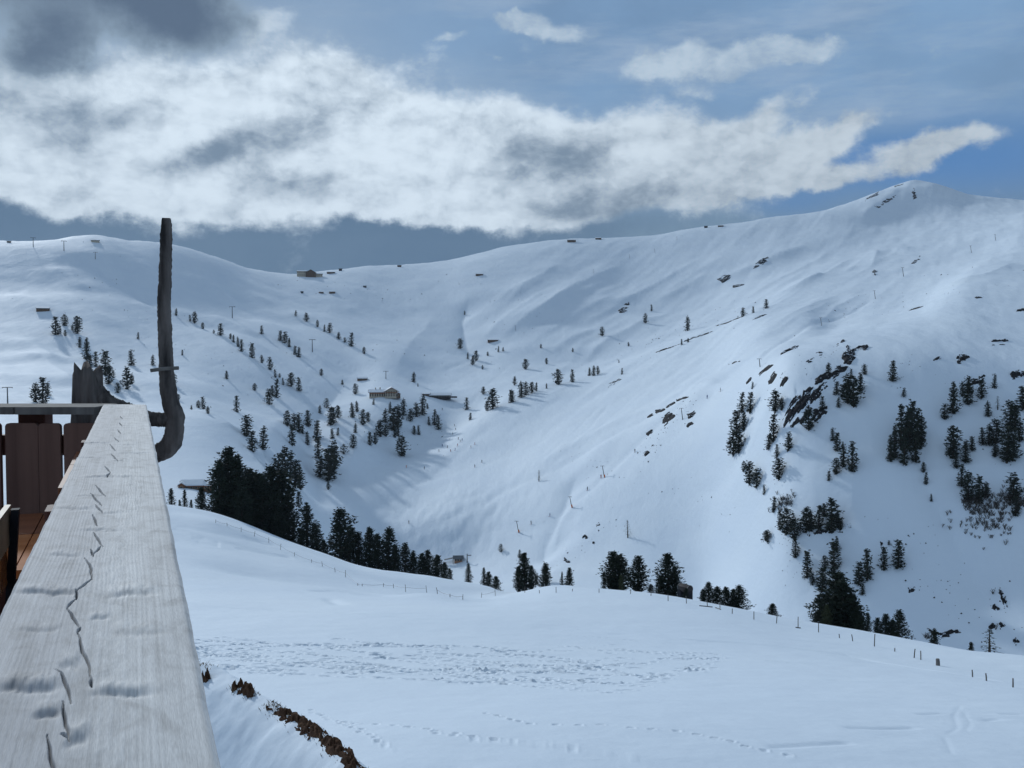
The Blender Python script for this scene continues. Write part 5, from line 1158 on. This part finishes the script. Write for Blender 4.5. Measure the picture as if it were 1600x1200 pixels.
for i, (px, py, h_) in enumerate([(363, 497, 17), (488, 550, 19), (603, 592, 12)]):
    chair_pylon(px, py, h_, ['chairlift pylon on the upper left slope right of the pole', 'chairlift pylon on the slope between hotel and pole', 'chairlift pylon standing just above the hotel'][i], 'chairlift pylons above the hotel')
DRAG = [(811, 832, 18, 'lowest', 1), (894, 793, 17, 'second lowest', 1), (945, 746, 18, 'third lowest', 1), (1067, 655, 17, 'middle', 0), (1188, 573, 12, 'fifth lowest', 0), (1284, 509, 12, 'sixth lowest', 0), (1368, 467, 12, 'seventh lowest', 0), (1412, 432, 13, 'third highest', 0), (1518, 395, 10, 'second highest', 0), (1556, 376, 9, 'highest', 0)]
for px, py, h_, nm_, pad in DRAG:
    drag_pylon(px, py, h_, f'{nm_} drag lift pylon on the right hand slope' + (', orange padding at its foot' if pad else ''), 'drag lift pylons climbing the right slope', pad, .22 if pad else .15)
for i, (px, py, h_) in enumerate([(806, 517, 8), (928, 427, 6), (984, 404, 6), (1023, 395, 6), (1058, 375, 5)]):
    drag_pylon(px, py, h_, f'thin distant lift pylon on the upper ridge, {ordinal(i, 5)}', 'thin distant pylons on the ridge', False, .1)
p = hit(730, 879, 285); d = math.hypot(p.x, p.y); k = d / F; e = empty('lift_mast', p, face_cam(p)); tag(e, 'grey lift mast with one arm beside the reddish lift hut', 'pylon')
MB().tube([(0, 0, -1), (0, 0, 14 * k)], [.32, .24], 8).build('mast', M['steel'], e); MB().box((3 * k, 0, 11.5 * k), (7 * k, .35, .4)).build('arm', M['steel'], e); MB().box((-.2 * k, 0, 1.5 * k), (1.6 * k, .8, 3.2 * k)).build('control_box', M['black'], e)

# ------------------------------------------------------------------ fences
def fence(posts, lab, wire):
    P = [hit(px, py, 25) for px, py, h_ in posts]; root = empty('fence', P[0]); tag(root, lab, 'fence'); rf = random.Random(3); tops = []
    for (px, py, h_), p in zip(posts, P):
        H_ = h_ * p.length / F; q = p - P[0]; ln = Vector((rf.gauss(0, .10), rf.gauss(0, .06), 1)).normalized()
        r0 = .042 if h_ != 9.5 else .14
        MB().tube([q - Vector((0, 0, .5)), q + ln * H_ * .5, q + ln * H_], [r0 * 1.1, r0, r0 * .9], 7).build('post', M['greywood'], root); tops.append((q + ln * H_ * .62, p))
    if wire:
        for (a, p), (b_, p2) in zip(tops[:-1], tops[1:]):
            if (a - b_).length < 40:
                mid_ = (a + b_) / 2 - Vector((0, 0, .12)); MB().tube([a, mid_, b_], .018, 4, False).build('wire', M['steel'], root)
    return root
fence([(337, 817, 5), (355, 822, 5), (377, 831, 7), (397, 838, 8), (420, 848, 8), (438, 859, 9), (460, 869, 6), (487, 879, 5), (504, 885, 8), (524, 894, 7), (540, 902, 11), (559, 915, 4), (566, 916, 4), (599, 917, 6), (615, 919, 7), (634, 925, 12), (667, 926, 11), (684, 928, 10), (703, 933, 5), (723, 937, 8), (752, 934, 8), (774, 931, 11)],
      'wire fence with thin grey posts below the big dark trees at left', True)
rfence = fence([(820, 926, 9), (843, 927, 5), (869, 926, 9), (894, 924, 4), (936, 926, 6), (985, 928, 7), (1017, 931, 8), (1044, 939, 11), (1073, 943, 12), (1106, 948, 16), (1125, 952, 11), (1144, 959, 8), (1178, 968, 12), (1213, 974, 15), (1247, 981, 17), (1279, 988, 14), (1312, 997, 6), (1333, 1002, 10), (1366, 1010, 18), (1398, 1018, 5), (1428, 1028, 13), (1439, 1031, 13), (1466, 1040, 9.5), (1520, 1058, 10), (1542, 1064, 11), (1583, 1074, 13)],
      'row of leaning grey fence posts along the crest at right', False)
for a, b_ in (((1093, 947), (1113, 949)), ((1118, 950), (1126, 953)), ((1243, 981), (1251, 982))):
    A, B = hit(*a, 25) - rfence.location, hit(*b_, 25) - rfence.location; MB().tube([A + Vector((0, 0, .05)), B + Vector((0, 0, .05))], .05, 6).build('fallen_rail', M['greywood'], rfence)

# ------------------------------------------------------------------ skiers
def skier_mesh():
    v = [(0, 0, .92), (0, -.02, 1.12), (0, -.06, 1.36), (0, -.08, 1.50), (0, -.10, 1.60), (0, -.10, 1.74),
         (-.11, 0, .86), (-.13, -.10, .50), (-.13, .0, .12), (-.13, -.13, .07), (.11, 0, .86), (.13, -.10, .50), (.13, .0, .12), (.13, -.13, .07),
         (-.20, -.06, 1.40), (-.30, -.06, 1.14), (-.28, -.30, 1.04), (-.28, -.38, 1.03), (.20, -.06, 1.40), (.30, -.06, 1.14), (.28, -.30, 1.04), (.28, -.38, 1.03)]
    e = [(0, 1), (1, 2), (2, 3), (3, 4), (4, 5), (0, 6), (6, 7), (7, 8), (8, 9), (0, 10), (10, 11), (11, 12), (12, 13), (2, 14), (14, 15), (15, 16), (16, 17), (2, 18), (18, 19), (19, 20), (20, 21)]
    r = [.16, .15, .17, .065, .10, .095, .10, .075, .065, .06, .10, .075, .065, .06, .075, .06, .05, .05, .075, .06, .05, .05]
    me_ = bpy.data.meshes.new('body'); me_.from_pydata(v, e, [])
    o = bpy.data.objects.new('body', me_); COL.objects.link(o)
    m = o.modifiers.new('s', 'SKIN'); o.modifiers.new('u', 'SUBSURF').levels = 1
    for i, sv in enumerate(me_.skin_vertices[0].data): sv.radius = (r[i], r[i]); sv.use_root = i == 0
    dg = bpy.context.evaluated_depsgraph_get(); out = bpy.data.meshes.new_from_object(o.evaluated_get(dg)); bpy.data.objects.remove(o)
    out.name = 'body'; out.polygons.foreach_set('use_smooth', [True] * len(out.polygons)); return out
sk_me = skier_mesh()
BODY = {}
for c in ('black', 'red', 'blue', 'orange'):
    q = sk_me.copy(); q.materials.clear(); q.materials.append(M[c]); BODY[c] = q
ski_ = MB()
for x in (-.13, .13): ski_.box((x, -.10, .02), (.09, 1.7, .025))
ski_ = ski_.mesh('skis'); ski_.materials.append(M['red'])
helm = MB(); helm.tube([(0, -.10, 1.62), (0, -.10, 1.70), (0, -.10, 1.77), (0, -.10, 1.80)], [.125, .13, .09, .02], 10); helm = helm.mesh('helmet', True); helm.materials.append(M['blue'])
pole_ = MB()
for x in (-.30, .30): pole_.tube([(x, -.36, 1.06), (x * 1.25, .35, .05)], .014, 5)
pole_ = pole_.mesh('ski_poles'); pole_.materials.append(M['steel'])
def skier(px, py, col, lab, grp):
    p = hit(px, py, 285); e = empty('person', p, rt.random() * 6.28); tag(e, lab, 'person', grp)
    link_mesh('body', BODY[col], None, e); link_mesh('skis', ski_, None, e); link_mesh('helmet', helm, None, e); link_mesh('ski_poles', pole_, None, e); e.scale = (1.15, 1.15, 1.15)
grp = 'skiers on the piste below the flat building'
lst = sorted([(691, 698), (699, 700), (704, 706), (711, 704), (686, 706), (710, 666), (712, 672), (716, 687), (719, 691), (722, 689), (715, 697), (736, 700), (742, 695), (707, 679), (691, 641)])
for i, (x, y) in enumerate(lst): skier(x, y, ['black', 'black', 'blue', 'black', 'red'][i % 5], f'small skier in the scattered crowd on the piste below the flat building, {ordinal(i, len(lst))}', grp)
skier(635, 731, 'orange', 'skier in bright orange alone near the lone tree on the piste', 'skiers spread over the right slope')
for x, y, lab in [(663, 733, 'dark skier just right of the orange one'), (639, 818, 'dark skier alone low on the mogul slope'), (753, 723, 'upper one of two skiers right of the crowd'), (742, 730, 'lower one of two skiers right of the crowd')]: skier(x, y, 'black', lab, 'skiers spread over the right slope')
lst = [(830, 819), (859, 807), (918, 766), (939, 747), (992, 707), (1105, 623), (1126, 612)]
for i, (x, y) in enumerate(lst): skier(x, y, ['black', 'blue', 'black', 'red'][i % 4], f'skier riding up the drag lift track, {ordinal(i, len(lst))}', 'skiers on the drag lift')

# ------------------------------------------------------------------ brown sod along the edge of the snow bank
FQ_ = 1.0
def sod(pts, half, amp, seed, lab, blades):
    P = [hit(x, y, 2) for x, y in pts]; o = strip('sod_edge', P, half, amp, seed, M['sod'], .8, 110 if blades > 100 else 40, 18)
    if not o: return
    tag(o, lab, 'sod', 'sod showing along the snow bank'); g = MB(); rg = random.Random(seed)
    for i in range(blades):
        a = rg.random() * (len(P) - 1); j = int(a); q = P[j].lerp(P[j + 1], a - j); q = q + Vector((rg.gauss(0, half * .5), rg.gauss(0, half * .5), 0))
        q.z = float(lookup(np.array(q.x), np.array(q.y))) - .02; q -= o.location; h_ = rg.uniform(.015, .045) + amp * .2; b_ = rg.random() * 6.28; w = .006
        t_ = q + Vector((math.cos(b_) * h_ * .7, math.sin(b_) * h_ * .7, h_))
        g.add([q + Vector((-w, 0, 0)), q + Vector((w, 0, 0)), t_], [(0, 1, 2)])
    if blades: tag(g.build('grass_blades', M['drygrass'], o), kind='stuff')
sod([(418, 1098), (432, 1106), (452, 1119), (470, 1129), (490, 1142), (515, 1160), (540, 1184), (572, 1212)], .10, .075, 3, 'long strip of brown sod and dry grass along the snow bank edge', 500)
sod([(366, 1071), (380, 1078), (398, 1088)], .10, .12, 5, 'short brown sod piece on the bank edge, middle one', 120)
sod([(297, 1031), (310, 1036), (326, 1045)], .10, .12, 8, 'thin brown sod piece at the bank edge beside the railing', 60)
sod([(318, 1061), (327, 1064)], .08, .16, 9, 'small dark clod lying on the shaded snow bank', 0)
# ------------------------------------------------------------------ thin cold air between here and the far ridge
hz = MB().box((0, 0, 75), (12600, 12600, 1100)).build('haze', None)
hm = bpy.data.materials.new('haze'); hm.use_nodes = True; hn = hm.node_tree; hn.nodes.clear()
pv = hn.nodes.new('ShaderNodeVolumePrincipled'); pv.inputs['Color'].default_value = (.72, .84, 1.0, 1); pv.inputs['Density'].default_value = HAZE = 0.00005
ho = hn.nodes.new('ShaderNodeOutputMaterial'); hn.links.new(pv.outputs[0], ho.inputs['Volume']); hz.data.materials.append(hm)
tag(hz, 'thin blue haze filling the valley', kind='stuff')
